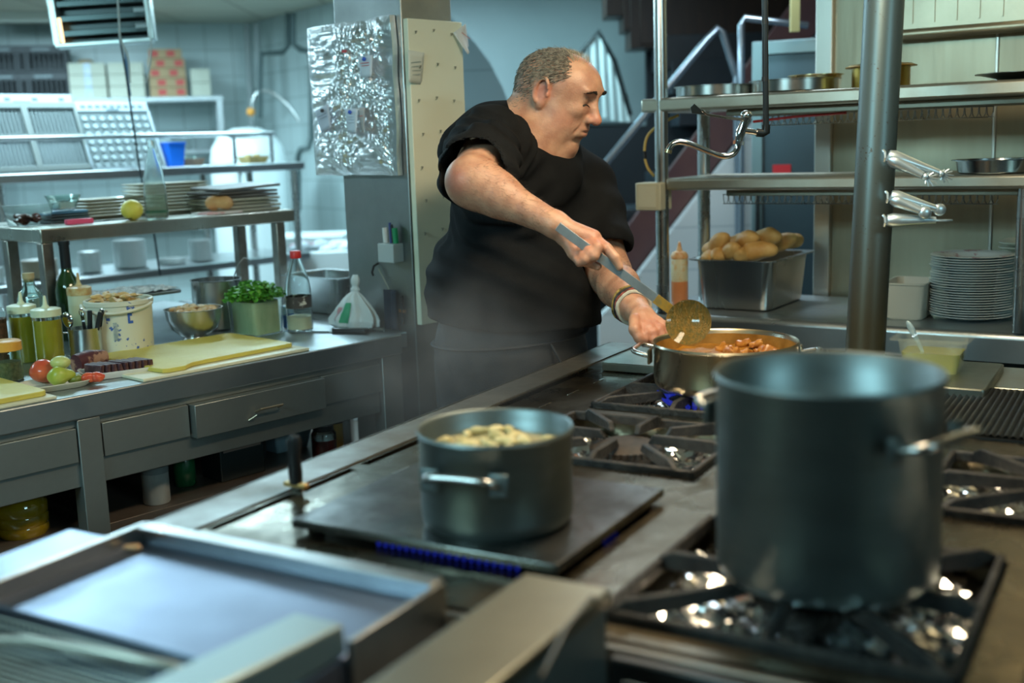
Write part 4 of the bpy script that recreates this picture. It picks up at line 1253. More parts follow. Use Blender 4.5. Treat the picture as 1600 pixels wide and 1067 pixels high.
O('purple_meat_chunk', p, mat('purple_chunk', (.10,.03,.035), .4, var=(.42,.22,.14), vscale=24, vlo=.5, vhi=.58), label='thick dark purple chunk with pale marks behind the sliced pieces', cat='meat', loc=CO.w(1.348,2.745,ZC+.030), rz=CO.rz+R(10))
p = P(); p.grid(lambda s,t:(-.03+.06*s, .02*math.sin(3*s)*0-.012+.03*t, .004+.03*t+.008*math.sin(6*s)), 10, 6)
O('paper_scrap', p, whitep, label='white curled paper scrap behind the fruit plate', cat='paper', loc=CO.w(1.30,2.78,ZC), rz=CO.rz+.5, solid=.0008)
# jar with an orange lid
j = T('spice_jar', 'clear jar with orange lid at the left edge of the counter', 'jar', CO.w(1.175,2.83,ZC))
p = P(); p.lathe([(0,0),(.034,0),(.036,.003),(.036,.070),(.033,.078),(.031,.078),(.034,.070),(.034,.004),(0,.003)],n=36); O('jar_body', p, clearg, j)
p = P(); p.lathe([(0,.0035),(.033,.0035),(.033,.048),(0,.050)],n=30); O('dried_herbs', p, mat('herbs', (.12,.13,.05), .8, var=(.30,.26,.12), vscale=120), j)
p = P(); p.lathe([(0,.100),(.034,.100),(.0385,.097),(.0385,.076),(.036,.076)],n=40); O('lid', p, mat('orange_lid', (.78,.38,.06), .4), j)
# oil squeeze bottles
oilm = mat('olive_oil', (.30,.27,.02), .12, 0, var=(.24,.22,.02), vscale=4, coat=.6)
cap = mat('milky_cap', (.72,.76,.52), .35)
def squeeze(name, lb, loc, r, h, fill, mtl, capm, bodym, nozzle=True):
    t = T(name, lb, 'bottle', loc)
    p = P(); p.lathe([(0,0),(r*.97,0),(r,.004),(r,h*fill)],n=32); p.lathe([(0,h*fill),(r,h*fill)],n=32); O('contents', p, mtl, t)
    p = P(); p.lathe([(r*1.0,h*fill),(r*1.0,h*.86),(r*.93,h*.93),(r*.80,h*.95),(r*.80,h*.95-.001)],n=32); O('shoulder', p, bodym, t)
    p = P(); p.lathe([(r*1.04,h*.86),(r*1.04,h*.98),(r*.80,h*1.0),(r*.30,h*1.005),(r*.26,h*1.03),(r*.16,h*1.06),(r*.10,h*1.20),(r*.06,h*1.22),(0,h*1.22)],n=32); O('nozzle_cap', p, capm, t)
    return t
squeeze('oil_bottle','olive oil squeeze bottle in front of the shelf leg, nearer of the two', CO.w(1.345,2.96,ZC), .037,.150,.80,oilm,cap,clearp)
squeeze('oil_bottle','olive oil squeeze bottle partly hidden behind the nearer one', CO.w(1.325,3.06,ZC), .036,.155,.80,oilm,cap,clearp)
p_ = T('pepper_jar', 'dark jar of peppercorns cut by the left edge of the photo', 'jar', CO.w(1.23,3.03,ZC))
p = P(); p.lathe([(0,0),(.034,0),(.036,.004),(.036,.13),(0,.135)],n=30); O('jar_body', p, mat('peppercorns', (.035,.02,.012), .5, var=(.12,.06,.03), vscale=130), p_)
p = P(); p.lathe([(.0365,.12),(.0365,.15),(.030,.158),(0,.158)],n=30); O('lid', p, clearp, p_)
# dark wine bottle and corked bottle behind
wb = T('wine_bottle', 'dark green wine bottle with black neck behind the shelf leg', 'bottle', CO.w(1.575,3.30,ZC))
p = P(); p.lathe([(0,0),(.036,0),(.038,.005),(.038,.15),(.032,.175),(.016,.205),(.0145,.22)],n=32); O('bottle_body', p, mat('dark_green_glass', (.015,.05,.01), .08, coat=1), wb)
p = P(); p.lathe([(.0150,.215),(.0150,.285),(.017,.285),(.017,.297),(0,.297)],n=24); O('capsule', p, black, wb)
cb = T('corked_bottle', 'clear bottle with a cork stopper behind the oil bottles', 'bottle', CO.w(1.41,3.19,ZC))
p = P(); p.lathe([(0,0),(.034,0),(.036,.005),(.036,.15),(.028,.175),(.016,.190),(.015,.205),(.0135,.205),(.0145,.19),(.034,.15),(.034,.006),(0,.005)],n=32); O('bottle_body', p, clearg, cb)
p = P(); p.lathe([(0,.198),(.0125,.198),(.0145,.207),(.0165,.209),(.0165,.224),(0,.224)],n=24); O('cork', p, mat('cork', (.50,.38,.20), .8), cb)
squeeze('sauce_bottle','pale yellow squeeze bottle between the shelf leg and the white bucket', CO.w(1.535,3.15,ZC), .033,.175,.70,mat('pale_mayo', (.60,.58,.36), .35),mat('yellow_cap', (.66,.56,.28), .4, var=(.55,.25,.06), vscale=40),mat('milky_bottle', (.62,.62,.42), .3))
# cutlery mug
mg = T('cutlery_mug', 'steel mug of spoons with a wire handle in front of the white bucket', 'mug', CO.w(1.425,2.915,ZC), 0)
p = P(); p.lathe([(0,0),(.040,0),(.0425,.003),(.0425,.088),(.0435,.090),(.041,.090),(.0405,.004),(0,.003)],n=44); O('mug_body', p, ssteel, mg)
p = P(); M = Matrix.Rotation(R(185),4,'Z'); p.tube([(.042,0,.078),(.075,0,.078),(.080,0,.072),(.060,0,.020),(.043,0,.012)],.0022,8); p.xf(M); O('mug_handle', p, tubest, mg)
for k,(x,y,tx,ty,kind) in enumerate(((-.02,0,-.25,-.1,'spoon'),(.005,.01,.1,.1,'fork'),(.015,-.01,.3,-.05,'fork'),(.02,.015,.25,.2,'spoon'),(0,.02,-.05,.3,'spoon'))):
    t = T('steel_'+('spoon' if kind=='spoon' else 'fork'), ['steel spoon leaning left in the mug, its bowl upwards','dark handled fork upright in the middle of the mug','fork leaning right in the mug','steel spoon leaning to the right rim of the mug','steel spoon at the back of the mug'][k], kind, Vector(CO.w(1.425,2.915,ZC+.006))+Vector((x,y,0)), 0, rot=(ty*.35, tx*.9, 0))
    p = P()
    if k == 0: 
        p.tube([(0,0,0),(0,0,.09)],.003,8); O('handle', p, chrome, t)
        p = P(); p.ball((0,0,.108),(.014,.004,.022),18,12); O('spoon_bowl', p, chrome, t)
    elif kind == 'spoon':
        p.box(-.005,.005,-.001,.001,0,.125); p.ball((0,0,.125),(.008,.0015,.012),14,8); O('handle', p, chrome, t)
    else:
        p.box(-.004,.004,-.0015,.0015,0,.08); O('blade', p, chrome, t)
        p = P(); p.box(-.006,.006,-.004,.004,.08,.13); O('handle', p, black, t, bevel=.002)
# white bucket
bk = T('white_bucket', 'white plastic bucket with peeling blue print and a swing handle', 'bucket', CO.w(1.545,2.945,ZC), 0)
bm, n, l, b = newmat('bucket_plastic')
S(b,'Roughness',.4)
tc = n.new('ShaderNodeTexCoord'); sp_ = n.new('ShaderNodeSeparateXYZ'); l.new(tc.outputs['Object'], sp_.inputs[0])
nz = n.new('ShaderNodeTexNoise'); nz.inputs['Scale'].default_value=75; nz.inputs['Detail'].default_value=3; l.new(tc.outputs['Object'], nz.inputs['Vector'])
nz2 = n.new('ShaderNodeTexNoise'); nz2.inputs['Scale'].default_value=17; l.new(tc.outputs['Object'], nz2.inputs['Vector'])
g1 = n.new('ShaderNodeMath'); g1.operation='GREATER_THAN'; g1.inputs[1].default_value=.60; l.new(nz.outputs['Fac'], g1.inputs[0])
g2 = n.new('ShaderNodeMath'); g2.operation='GREATER_THAN'; g2.inputs[1].default_value=.56; l.new(nz2.outputs['Fac'], g2.inputs[0])
mu = n.new('ShaderNodeMath'); mu.operation='MULTIPLY'; l.new(g1.outputs[0], mu.inputs[0]); l.new(g2.outputs[0], mu.inputs[1])
mx = n.new('ShaderNodeMix'); mx.data_type='RGBA'; mx.inputs[6].default_value=(.70,.68,.54,1); mx.inputs[7].default_value=(.05,.12,.42,1); l.new(mu.outputs[0], mx.inputs[0]); l.new(mx.outputs[2], b.inputs['Base Color'])
p = P(); p.lathe([(0,0),(.080,0),(.084,.004),(.088,.138),(.0925,.140),(.0925,.150),(.088,.153),(.085,.150),(.081,.006),(0,.005)],n=56); O('bucket_body', p, bm, bk)
p = P()
for k in range(17):
    pass
pts = []
for k in range(21):
    a = R(-172+150*k/20); 
    pts.append((.098*math.cos(a)*1.0, .098*math.sin(a), .128+.030*math.sin(math.pi*k/20)*(-.55)+.012))
p.tube(pts,.0042,8); p.xf(Matrix.Rotation(R(12),4,'Z')); O('swing_handle', p, mat('bucket_handle', (.74,.72,.58), .4), bk)
# printed marks of the label: blue block and grey text lines, on the curved wall
def curved_patch(p, r, a0, a1, z0, z1, n=8):
    for k in range(n):
        b0 = R(a0+(a1-a0)*k/n); b1 = R(a0+(a1-a0)*(k+1)/n)
        p._f(p._v([(r*math.cos(b0),r*math.sin(b0),z0),(r*math.cos(b1),r*math.sin(b1),z0),(r*math.cos(b1),r*math.sin(b1),z1),(r*math.cos(b0),r*math.sin(b0),z1)]))
p = P(); curved_patch(p,.0882,-58,-54,.092,.120,3); curved_patch(p,.0882,-54,-49,.092,.099,3); curved_patch(p,.0882,-54,-50,.112,.120,3); O('blue_print', p, mat('print_blue', (.04,.12,.45), .5), bk, smooth=False)
p = P()
for k in range(12): curved_patch(p,.0882 if k<6 else .0876,-84,-74-(k%3)*1.5,.048+.0042*k,.050+.0042*k,4)
O('printed_text', p, mat('print_grey', (.25,.30,.34), .6), bk, smooth=False)
p = P()
for k in range(26):
    M = Matrix.Rotation(rnd.uniform(0,6),4,'Z')@Matrix.Rotation(rnd.uniform(-.8,.8),4,'X'); a=rnd.uniform(0,6.28); q=.062*math.sqrt(rnd.random())
    p.ball((q*math.cos(a)-.012,q*math.sin(a),.150+rnd.uniform(-.01,.012)),(.020,.012,.004),10,6,M)
p.jitter(.008,60); O('fried_crisps', p, mat('crisps', (.66,.40,.14), .5, var=(.75,.55,.25), vscale=30), bk, kind='stuff')
# cling-filmed tray behind bucket
tr_ = T('steel_tray', 'flat steel tray under crumpled cling film behind the white bucket', 'tray', CO.w(1.745,3.24,ZC+.001), CO.rz)
p = P(); p.box(-.02,.02,-.02,.02,0,.118); O('stand', p, tubest, tr_)
p = P(); p.prism(rrect(-.15,.12,-.10,.10,.02,4),.118,.128); O('tray', p, ssteel, tr_, bevel=.002)
p = P(); p.grid(lambda s,t:(-.145+.26*s,-.095+.19*t,.131+.012*abs(noise.noise(Vector((s*9,t*9,2))))),30,20); O('cling_film', p, mat('cling_film', (.75,.80,.82), .15, 0, coat=1), tr_, smooth=False)
# steel bowl of food
bw = T('mixing_bowl', 'round steel bowl on a foot ring filled with fried food', 'bowl', CO.w(1.775,2.945,ZC), 0)
p = P(); p.lathe([(.036,0),(.040,0),(.034,.014),(.045,.020),(.066,.038),(.078,.066),(.081,.094),(.084,.096),(.080,.096),(.076,.066),(.063,.040),(.040,.024),(0,.020)],n=56); O('bowl_body', p, ssteel, bw)
p = P()
for k in range(46):
    M = Matrix.Rotation(rnd.uniform(0,6),4,'Z')@Matrix.Rotation(rnd.uniform(-.6,.6),4,'X'); a=rnd.uniform(0,6.28); q=.062*math.sqrt(rnd.random())
    p.ball((q*math.cos(a),q*math.sin(a),.088+.014*(1-q/.065)+rnd.uniform(-.004,.004)),(.014,.010,.007),10,6,M)
p.lathe([(0,.086),(.070,.086)],n=30)
p.jitter(.006,70); O('fried_food', p, mat('fried_food', (.55,.36,.16), .5, var=(.68,.50,.28), vscale=40), bw, kind='stuff')
# tall steel pot with a ladle
tp = T('tall_steel_pot', 'tall round steel pot between the bowl and the parsley tub', 'pot', CO.w(1.955,3.10,ZC), 0)
p = P(); p.lathe([(0,0),(.072,0),(.076,.004),(.076,.150),(.079,.153),(.074,.153),(.073,.006),(0,.005)],n=56); O('pot_body', p, ssteel, tp)
lk = T('wire_skimmer', 'thin curved wire handle sticking up out of the tall steel pot', 'skimmer', CO.w(1.955,3.10,ZC+.008), CO.rz)
p = P(); p.tube([(.0,0,.0),(.045,-.02,.13),(.065,-.03,.185),(.085,-.035,.205),(.10,-.035,.200),(.11,-.035,.185)],.0018,8); O('handle', p, tubest, lk)
# parsley tub
pt_ = T('parsley_tub', 'square clear tub overflowing with green parsley', 'container', CO.w(1.955,2.895,ZC), CO.rz+R(6))
p = P(); rings=[]
for (k, z) in ((.055,0),(.057,.002),(.063,.105),(.066,.105),(.066,.108),(.0615,.108),(.0555,.003)):
    pts = rrect(-k,k,-k,k,.014,4); rings.append(p._v([(x,y,z) for x,y in pts]))
for a, b in zip(rings, rings[1:]):
    for i in range(len(a)): p._f([a[i], a[(i+1)%len(a)], b[(i+1)%len(a)], b[i]])
p._f(rings[0][::-1]); p._f(rings[-1]); O('tub', p, glass('misty_plastic', (.93,.97,.93), .25, 1.1), pt_)
p = P(); p.prism(rrect(-.052,.052,-.052,.052,.012,4),.004,.100); p.jitter(.004,50)
O('packed_stems', p, mat('parsley_stems', (.30,.42,.26), .6, var=(.44,.54,.36), vscale=30, stretch=(1,1,.3)), pt_)
p = P()
for k in range(1300):
    a = rnd.uniform(0,6.28); q = .080*math.sqrt(rnd.random()); z = .108+.052*(1-(q/.095)**2)*rnd.random()
    c = Vector((q*math.cos(a), q*math.sin(a), z)); 
    M = Matrix.Translation(c)@Matrix.Rotation(rnd.uniform(0,6),4,'Z')@Matrix.Rotation(rnd.uniform(-1.1,1.1),4,'X')
    s_ = rnd.uniform(.006,.011)
    poly = [(0,0),(.4,.35),(.3,.8),(.75,.7),(.9,1.2),(1.1,.7),(1.6,.85),(1.4,.35),(1.9,0),(1.3,-.3),(.5,-.25)]
    p._f(p._v([M@Vector((x*s_,y*s_,.0015*math.sin(5*x))) for x,y in poly]))
O('parsley_leaves', p, mat('parsley_leaf', (.06,.26,.02), .5, var=(.13,.40,.04), vscale=60), pt_, kind='stuff', smooth=False)
# plastic bottle with red cap
pb = T('plastic_bottle', 'clear plastic bottle with red cap and pale sediment at the right end of the counter', 'bottle', CO.w(2.055,2.815,ZC))
p = P(); p.lathe([(0,0),(.034,0),(.039,.006),(.039,.065),(.038,.068),(.039,.071),(.039,.125),(.036,.150),(.026,.185),(.0165,.212),(.0145,.222),(.0125,.222),(.015,.21),(.024,.185),(.034,.150),(.037,.125),(.037,.008),(0,.006)],n=44); O('bottle_body', p, glass('pet', (.90,.95,.94), .04, 1.2), pb)
p = P(); p.lathe([(0,.0065),(.0365,.008),(.0365,.045),(0,.047)],n=36); O('sediment', p, mat('pale_sediment', (.72,.68,.46), .5), pb)
p = P(); p.lathe([(.0396,.072),(.0396,.108)],n=44); O('label', p, mat('bottle_label', (.06,.05,.045), .5, var=(.62,.60,.52), vscale=38, vlo=.56, vhi=.60), pb)
p = P(); p.lathe([(0,.243),(.0155,.243),(.0168,.241),(.0168,.222),(.015,.220)],n=32); O('cap', p, mat('red_cap', (.62,.03,.03), .35), pb)
sg = T('blue_packet', 'small blue and white packet between the parsley tub and the plastic bottle', 'packet', CO.w(2.075,2.90,ZC), CO.rz)
p = P(); p.box(-.014,.014,-.010,.010,0,.040); O('blue_base', p, mat('packet_blue', (.04,.16,.45), .4), sg, bevel=.002)
p = P(); p.box(-.014,.014,-.010,.010,.040,.068); O('white_top', p, mat('packet_white', (.66,.76,.84), .4, var=(.3,.5,.7), vscale=70), sg, bevel=.002)
# knives on the right end of the counter
kk = T('kitchen_knife', 'kitchen knife with black riveted handle lying at the right end of the counter', 'knife', CO.w(2.085,2.695,ZC+.001), CO.rz+R(116))
p = P(); p.prism([(0,-.016),(.17,-.002),(.175,.004),(0,.010)],0,.0018); O('blade', p, chrome, kk)
p = P(); p.prism([(0,-.013),(0,.010),(-.11,.012),(-.118,-.006),(-.105,-.015)],-.0005,.014); O('handle', p, black, kk, bevel=.004)
for k in range(3):
    p = P(); p.cyl((-.02-.035*k,-.001,.013),(-.02-.035*k,-.001,.0150),.0035,12); O('rivet', p, chrome, kk)
kk = T('sharpening_steel', 'steel rod with black band lying along the pillar at the end of the counter', 'tool', CO.w(2.165,2.68,ZC+.006), CO.rz+R(96))
p = P(); p.cyl((-.11,0,0),(.10,0,0),.005,12); O('rod', p, tubest, kk)
p = P(); p.cyl((-.005,0,0),(.015,0,0),.0068,12); O('band', p, black, kk)
# steel container beyond the end of the counter, on its own small table
tb = T('side_table', 'steel side table behind the pillar that carries a covered steel container', 'table', (0,0,0), CO.rz)
p = P(); p.box(2.26,3.05,2.95,3.85,.84,.875); O('table_top', p, steelc, tb, bevel=.003)
for u0,v0 in ((2.29,3.0),(2.99,3.0),(2.29,3.80),(2.99,3.80)):
    p = P(); p.box(u0,u0+.03,v0,v0+.03,0,.84); O('leg', p, tubest, tb)
sb = T('steel_container', 'deep rectangular steel container beside the pillar behind the plastic bottle', 'container', CO.w(2.42,3.12,.8755), CO.rz)
p = P(); rings=[]
for (a, b2, z) in ((.08,.13,0),(.085,.135,.004),(.092,.145,.120),(.105,.158,.121),(.105,.158,.125),(.090,.143,.124),(.082,.132,.006)):
    rings.append(p._v([(x,y,z) for x,y in rrect(-a,a,-b2,b2,.02,4)]))
for a, b in zip(rings, rings[1:]):
    for i in range(len(a)): p._f([a[i], a[(i+1)%len(a)], b[(i+1)%len(a)], b[i]])
p._f(rings[0][::-1]); p._f(rings[-1]); O('container_body', p, ssteel, sb)

# ------------------------------------------------------------ on the pillar
fb = T('foil_wrapped_board', 'board wrapped in crumpled aluminium foil hanging on the pillar', 'notice board', (0,0,0), CO.rz)
V0, V1, Z0, Z1 = 2.520, 2.905, 1.340, 1.785
def fpt(s, t):
    v = V0+(V1-V0)*s; z = Z0+(Z1-Z0)*t
    e = min(s,1-s,t,1-t); x = Vector((v*10+noise.noise(Vector((v*6,z*6,1))),z*10,3))
    h = .018*(abs(noise.noise(x))+.7*abs(noise.noise(x*1.9))+.5*abs(noise.noise(x*3.6))+.30*abs(noise.noise(x*7.5)))
    return (PU-.022-h*(min(1,e*9)), v+.006*noise.noise(x*1.1+Vector((4,4,4))), z+.006*noise.noise(x*1.2+Vector((8,1,4))))
p = P(); p.grid(fpt, 96, 116)
bd = [e for e in p.b.edges if len(e.link_faces)==1]
ex = bmesh.ops.extrude_edge_only(p.b, edges=bd)
for v in [g for g in ex['geom'] if isinstance(g, bmesh.types.BMVert)]: v.co.x = PU-.003+0*v.co.x
O('foil_skin', p, mat('board_foil', (.92,.93,.94), .30, 1, bump=.15, bscale=70), fb, ang=25, smooth=False)
def note(name, lb, u, v0, v1, z0, z1, col, tilt=0, face='u', lines=None, pin=None, curl=.004):
    t = T(name, lb, 'note', CO.w(u, (v0+v1)/2, (z0+z1)/2) if face=='u' else CO.w((v0+v1)/2, u, (z0+z1)/2), CO.rz)
    w, h = (v1-v0)/2, (z1-z0)/2; c, s = math.cos(R(tilt)), math.sin(R(tilt))
    def f(a, b_):
        x = (a*2-1)*w; z = (b_*2-1)*h; y = curl*math.cos(3*a)*(1-b_)*2
        return (-.001-y, x*c-z*s, x*s+z*c) if face=='u' else (x*c-z*s, -.001-y, x*s+z*c)
    p = P(); p.grid(f, 6, 6); O('paper', p, mat(name+'_'+str(len(MATLIST)), col, .7), t, solid=.0006)
    if pin:
        p = P(); q = (-.006,0,h*.7) if face=='u' else (0,-.006,h*.7); p.ball(q,(.006,.006,.006),12,8); O('pin', p, mat('pin_'+str(pin), pin, .35), t)
    if lines:
        p = P()
        for k in range(lines[0]):
            zz = h*.3-k*h*.25; 
            if face=='u': p.box(-.0055,-.005,-w*.6,w*.6-.2*w*(k%2),zz,zz+.0018)
            else: p.box(-w*.6,w*.6-.2*w*(k%2),-.0055,-.005,zz,zz+.0018)
        p.xf(Matrix.Rotation(R(tilt),4,'X' if face=='u' else 'Y')); O('writing', p, mat('ink_'+str(lines[1]), lines[1], .7), t, smooth=False)
    return t
uF = PU-.047
note('paper_note','white note with blue pin and red lines at the upper right of the foil board', uF, 2.575,2.640,1.620,1.680,(.72,.74,.80),0,pin=(.04,.12,.6),lines=(2,(.6,.08,.08)))
note('paper_note','tilted white note at the lower left of the foil board', uF, 2.78,2.85,1.475,1.545,(.62,.64,.74),-14,pin=(.05,.05,.06),lines=(2,(.3,.32,.4)))
note('paper_note','white note with blue pin at the lower middle of the foil board', uF, 2.655,2.715,1.465,1.535,(.70,.74,.82),2,pin=(.04,.12,.6),lines=(3,(.45,.5,.6)))
note('paper_note','narrow beige note with red edges beside the lower middle note', uF, 2.622,2.650,1.465,1.535,(.55,.48,.46),0,lines=(1,(.6,.1,.08)))
p = P(); p.prism([(-.012,-.003),(.006,-.005),(.014,0),(.006,.004),(-.008,.005)],0,.002); p.xf(Matrix.Rotation(R(90),4,'X')@Matrix.Rotation(R(0),4,'Y'))
p.xf(Matrix.Rotation(R(-90),4,'Z'))
O('red_sticker', p, mat('red_sticker', (.65,.05,.05), .5), label='small red sticker high on the foil board', cat='sticker', loc=CO.w(uF,2.70,1.70), rz=CO.rz)
# cream perforated board on the right face of the pillar
pb_ = T('perforated_board', 'tall cream board dotted with screws on the right side of the pillar', 'board', (0,0,0), CO.rz)
p = P(); p.box(2.243,2.458,2.476,2.496,.90,1.775); O('panel', p, creamp, pb_, bevel=.002)
for i in range(3):
    for j in range(8):
        p = P(); u0 = 2.270+.070*i+(.01 if j%2 else 0); z0 = 1.74-.095*j+.008*(i%2)
        p.tube([(u0,2.4755,z0),(u0,2.469,z0),(u0-.006,2.467,z0-.006)],.0018,6); O('hook', p, mat('hook_metal', (.40,.40,.34), .4, .9), pb_)
note('paper_note','small receipt with handwriting pinned at the top left of the cream board', 2.470, 2.228,2.292,1.595,1.685,(.70,.72,.62),-6,face='v',lines=(4,(.35,.4,.35)))
note('paper_note','folded white paper with red edge at the top right corner of the cream board', 2.468, 2.425,2.485,1.69,1.76,(.76,.76,.72),28,face='v',lines=(1,(.65,.15,.08)),curl=.012)
# pen holder
ph = T('pen_holder', 'white wall box holding pens on the pillar', 'holder', (0,0,0), CO.rz)
p = P(); p.box(PU-.042,PU-.001,2.535,2.605,1.085,1.140); O('box', p, mat('grey_white', (.50,.54,.54), .5), ph, bevel=.002)
for k,(v0,c_,h_,nm) in enumerate(((2.59,(.70,.72,.70),.045,'white marker standing at the left of the pen holder'),(2.567,(.05,.07,.25),.060,'dark blue pen standing in the pen holder'),(2.559,(.03,.03,.04),.055,'black pen standing in the pen holder'),(2.546,(.02,.30,.12),.045,'green marker standing at the right of the pen holder'))):
    p = P(); p.cyl((0,0,0),(0,.003,h_),.0085 if k in (0,3) else .004,12); O('marker_pen', p, mat('pen_%d'%k, c_, .4), label=nm, cat='pen', loc=CO.w(PU-.02,v0,1.1405), rz=CO.rz)
# carrier bag, dark pouch and tongs hanging from hooks on the pillar
hk = T('wall_hook', 'black wall hook on the pillar carrying the plastic bag', 'hook', (0,0,0), CO.rz)
p = P(); p.tube([(PU-.001,2.655,1.075),(PU-.018,2.655,1.068),(PU-.026,2.655,1.050),(PU-.022,2.655,1.040)],.0035,8); O('hook', p, black, hk)
bg = T('plastic_bag', 'knotted white carrier bag with a green print hanging on the pillar', 'bag', (0,0,0), CO.rz)
def bagf(s, t):
    a = 2*math.pi*s; z = 1.045-.165*t
    if t < .22: r1 = .010+.008*math.sin(t*14)
    elif t < .32: r1 = .020-.008*abs(t-.27)*20
    else: r1 = .014+.083*min(1,((t-.32)/.5))**.75
    if t > .93: r1 *= 1-(t-.93)*5
    rip = 1+.10*math.sin(9*a+3*noise.noise(Vector((a,t*4,1))))*min(1,t*3)
    return (PU-.062+ .48*r1*rip*math.cos(a)*1.0, 2.690+r1*rip*math.sin(a)*1.02+.02*t, z)
p = P(); p.grid(bagf, 72, 40, True); O('bag_body', p, mat('bag_plastic', (.70,.73,.72), .35, sss=0), bg)
def bagprint(a0, a1, t0, t1, col, nm):
    p = P()
    def f(s, t):
        q = bagf(a0+(a1-a0)*s, t0+(t1-t0)*t); return (q[0]-.0022, q[1], q[2])
    p.grid(f, 8, 10); O(nm, p, mat(nm, col, .5), bg)
bagprint(.485,.545,.50,.86,(.04,.36,.18),'green_print')
bagprint(.405,.445,.60,.85,(.62,.30,.32),'red_print')
dp = T('dark_pouch', 'dark blue oven cloth hanging from a hook right of the plastic bag', 'cloth', (0,0,0), CO.rz)
p = P(); p.grid(lambda s,t:(PU-.012-.006*math.sin(9*s), 2.565+.05*s+.01*t*math.sin(3*s), 1.0-.12*t),10,10); O('cloth', p, mat('dark_cloth', (.02,.03,.05), .8), dp, solid=.004)
p = P(); p.tube([(PU-.010,2.60,1.0),(PU-.008,2.645,1.06)],.002,6); O('loop', p, mat('string', (.40,.38,.30), .7), dp)
tg = T('small_tongs', 'small black and copper tongs hanging at the right on the pillar', 'tongs', (0,0,0), CO.rz)
p = P(); p.tube([(PU-.009,2.545,.985),(PU-.009,2.542,.94),(PU-.009,2.546,.90)],[.005,.006,.005],10); O('grip', p, black, tg)
p = P(); p.box(PU-.014,PU-.004,2.535,2.556,.935,.943); O('band', p, mat('copper', (.65,.32,.15), .35, .9), tg)

# ------------------------------------------------------------ under the counter
ZU = .5405
can = T('paper_roll_tin', 'white dented tin on the lower shelf of the counter', 'tin', CO.w(1.43,2.62,ZU))
p = P(); p.lathe([(0,0),(.032,0),(.034,.003),(.034,.095),(0,.097)],n=36); O('tin_body', p, mat('white_tin', (.46,.47,.45), .4, var=(.34,.35,.34), vscale=20, stretch=(1,1,.2)), can)
p = P(); p.lathe([(.0345,.080),(.0350,.098),(0,.100)],n=36); O('lid', p, mat('grey_lid', (.22,.24,.24), .5), can)
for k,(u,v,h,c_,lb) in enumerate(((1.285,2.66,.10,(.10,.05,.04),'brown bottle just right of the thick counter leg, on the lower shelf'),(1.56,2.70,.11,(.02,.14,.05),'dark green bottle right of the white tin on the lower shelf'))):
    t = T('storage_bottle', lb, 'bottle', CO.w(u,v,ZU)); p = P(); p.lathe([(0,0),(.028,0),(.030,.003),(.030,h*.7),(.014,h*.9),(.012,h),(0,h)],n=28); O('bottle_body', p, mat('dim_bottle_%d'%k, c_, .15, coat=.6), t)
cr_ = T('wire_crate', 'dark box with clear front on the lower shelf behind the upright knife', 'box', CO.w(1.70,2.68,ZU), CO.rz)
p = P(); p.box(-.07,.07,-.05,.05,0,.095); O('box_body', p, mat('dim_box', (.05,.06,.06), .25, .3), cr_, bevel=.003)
p = P(); p.box(-.06,.06,-.052,-.0505,.080,.088); O('paper_strip', p, mat('strip_pink', (.35,.26,.22), .6), cr_)
jar = T('preserve_jar', 'glass jar of dark red preserve with black lid on the lower shelf', 'jar', CO.w(1.955,2.60,ZU))
p = P(); p.lathe([(0,0),(.034,0),(.036,.004),(.036,.075),(.028,.086)],n=36); O('jar_body', p, clearg, jar)
p = P(); p.lathe([(0,.003),(.034,.003),(.034,.058),(0,.058)],n=30); O('preserve', p, mat('preserve', (.12,.02,.02), .2), jar)
p = P(); p.lathe([(.030,.084),(.030,.100),(0,.101)],n=30); O('lid', p, black, jar)
for k,(u,v,c_,lb,h) in enumerate(((2.03,2.64,(.42,.24,.05),'amber jar on the lower shelf right of the red preserve','.1'),(2.075,2.66,(.42,.40,.40),'pale grey tub with dark lid at the right end of the lower shelf','.1'))):
    t = T('storage_jar', lb, 'jar', CO.w(u,v,ZU)); p = P(); p.lathe([(0,0),(.020,0),(.022,.003),(.022,.092),(0,.094)],n=26); O('jar_body', p, mat('sj_%d'%k, c_, .3), t)
    p = P(); p.lathe([(.0225,.085),(.0225,.103),(0,.104)],n=26); O('lid', p, black, t)
bx = T('blue_tray', 'pale blue tray on the lower shelf left of the red preserve jar', 'tray', CO.w(1.955,2.80,ZU), CO.rz)
p = dish(.14,.12,.06,.02,r=.01); O('tray', p, mat('pale_blue', (.35,.50,.58), .4), bx)
for k,(u,v,lb) in enumerate(((1.10,2.66,'large plastic jug of yellow oil on the lower shelf, right of two'),(.975,2.70,'large plastic jug of yellow oil on the lower shelf, left of two'))):
    t = T('oil_jug', lb, 'jug', CO.w(u,v,ZU)); p = P(); p.lathe([(0,0),(.055,0),(.060,.01),(.060,.02),(.058,.025),(.060,.03),(.060,.045),(.058,.05),(.060,.055),(.060,.075),(.045,.098),(.015,.105),(0,.105)],n=40); O('jug_body', p, mat('jug_oil', (.42,.28,.01), .08, coat=1, var=(.26,.16,.005), vscale=14), t)
rb = T('red_lid_box', 'red lid behind the oil jugs on the lower shelf', 'lid', CO.w(1.02,2.86,ZU), CO.rz)
p = P(); p.box(-.10,.10,-.05,.05,0,.105); O('tub', p, clearp, rb); p = P(); p.box(-.105,.105,-.055,.055,.106,.118); O('lid', p, mat('red_plastic', (.55,.03,.06), .4), rb, bevel=.003)

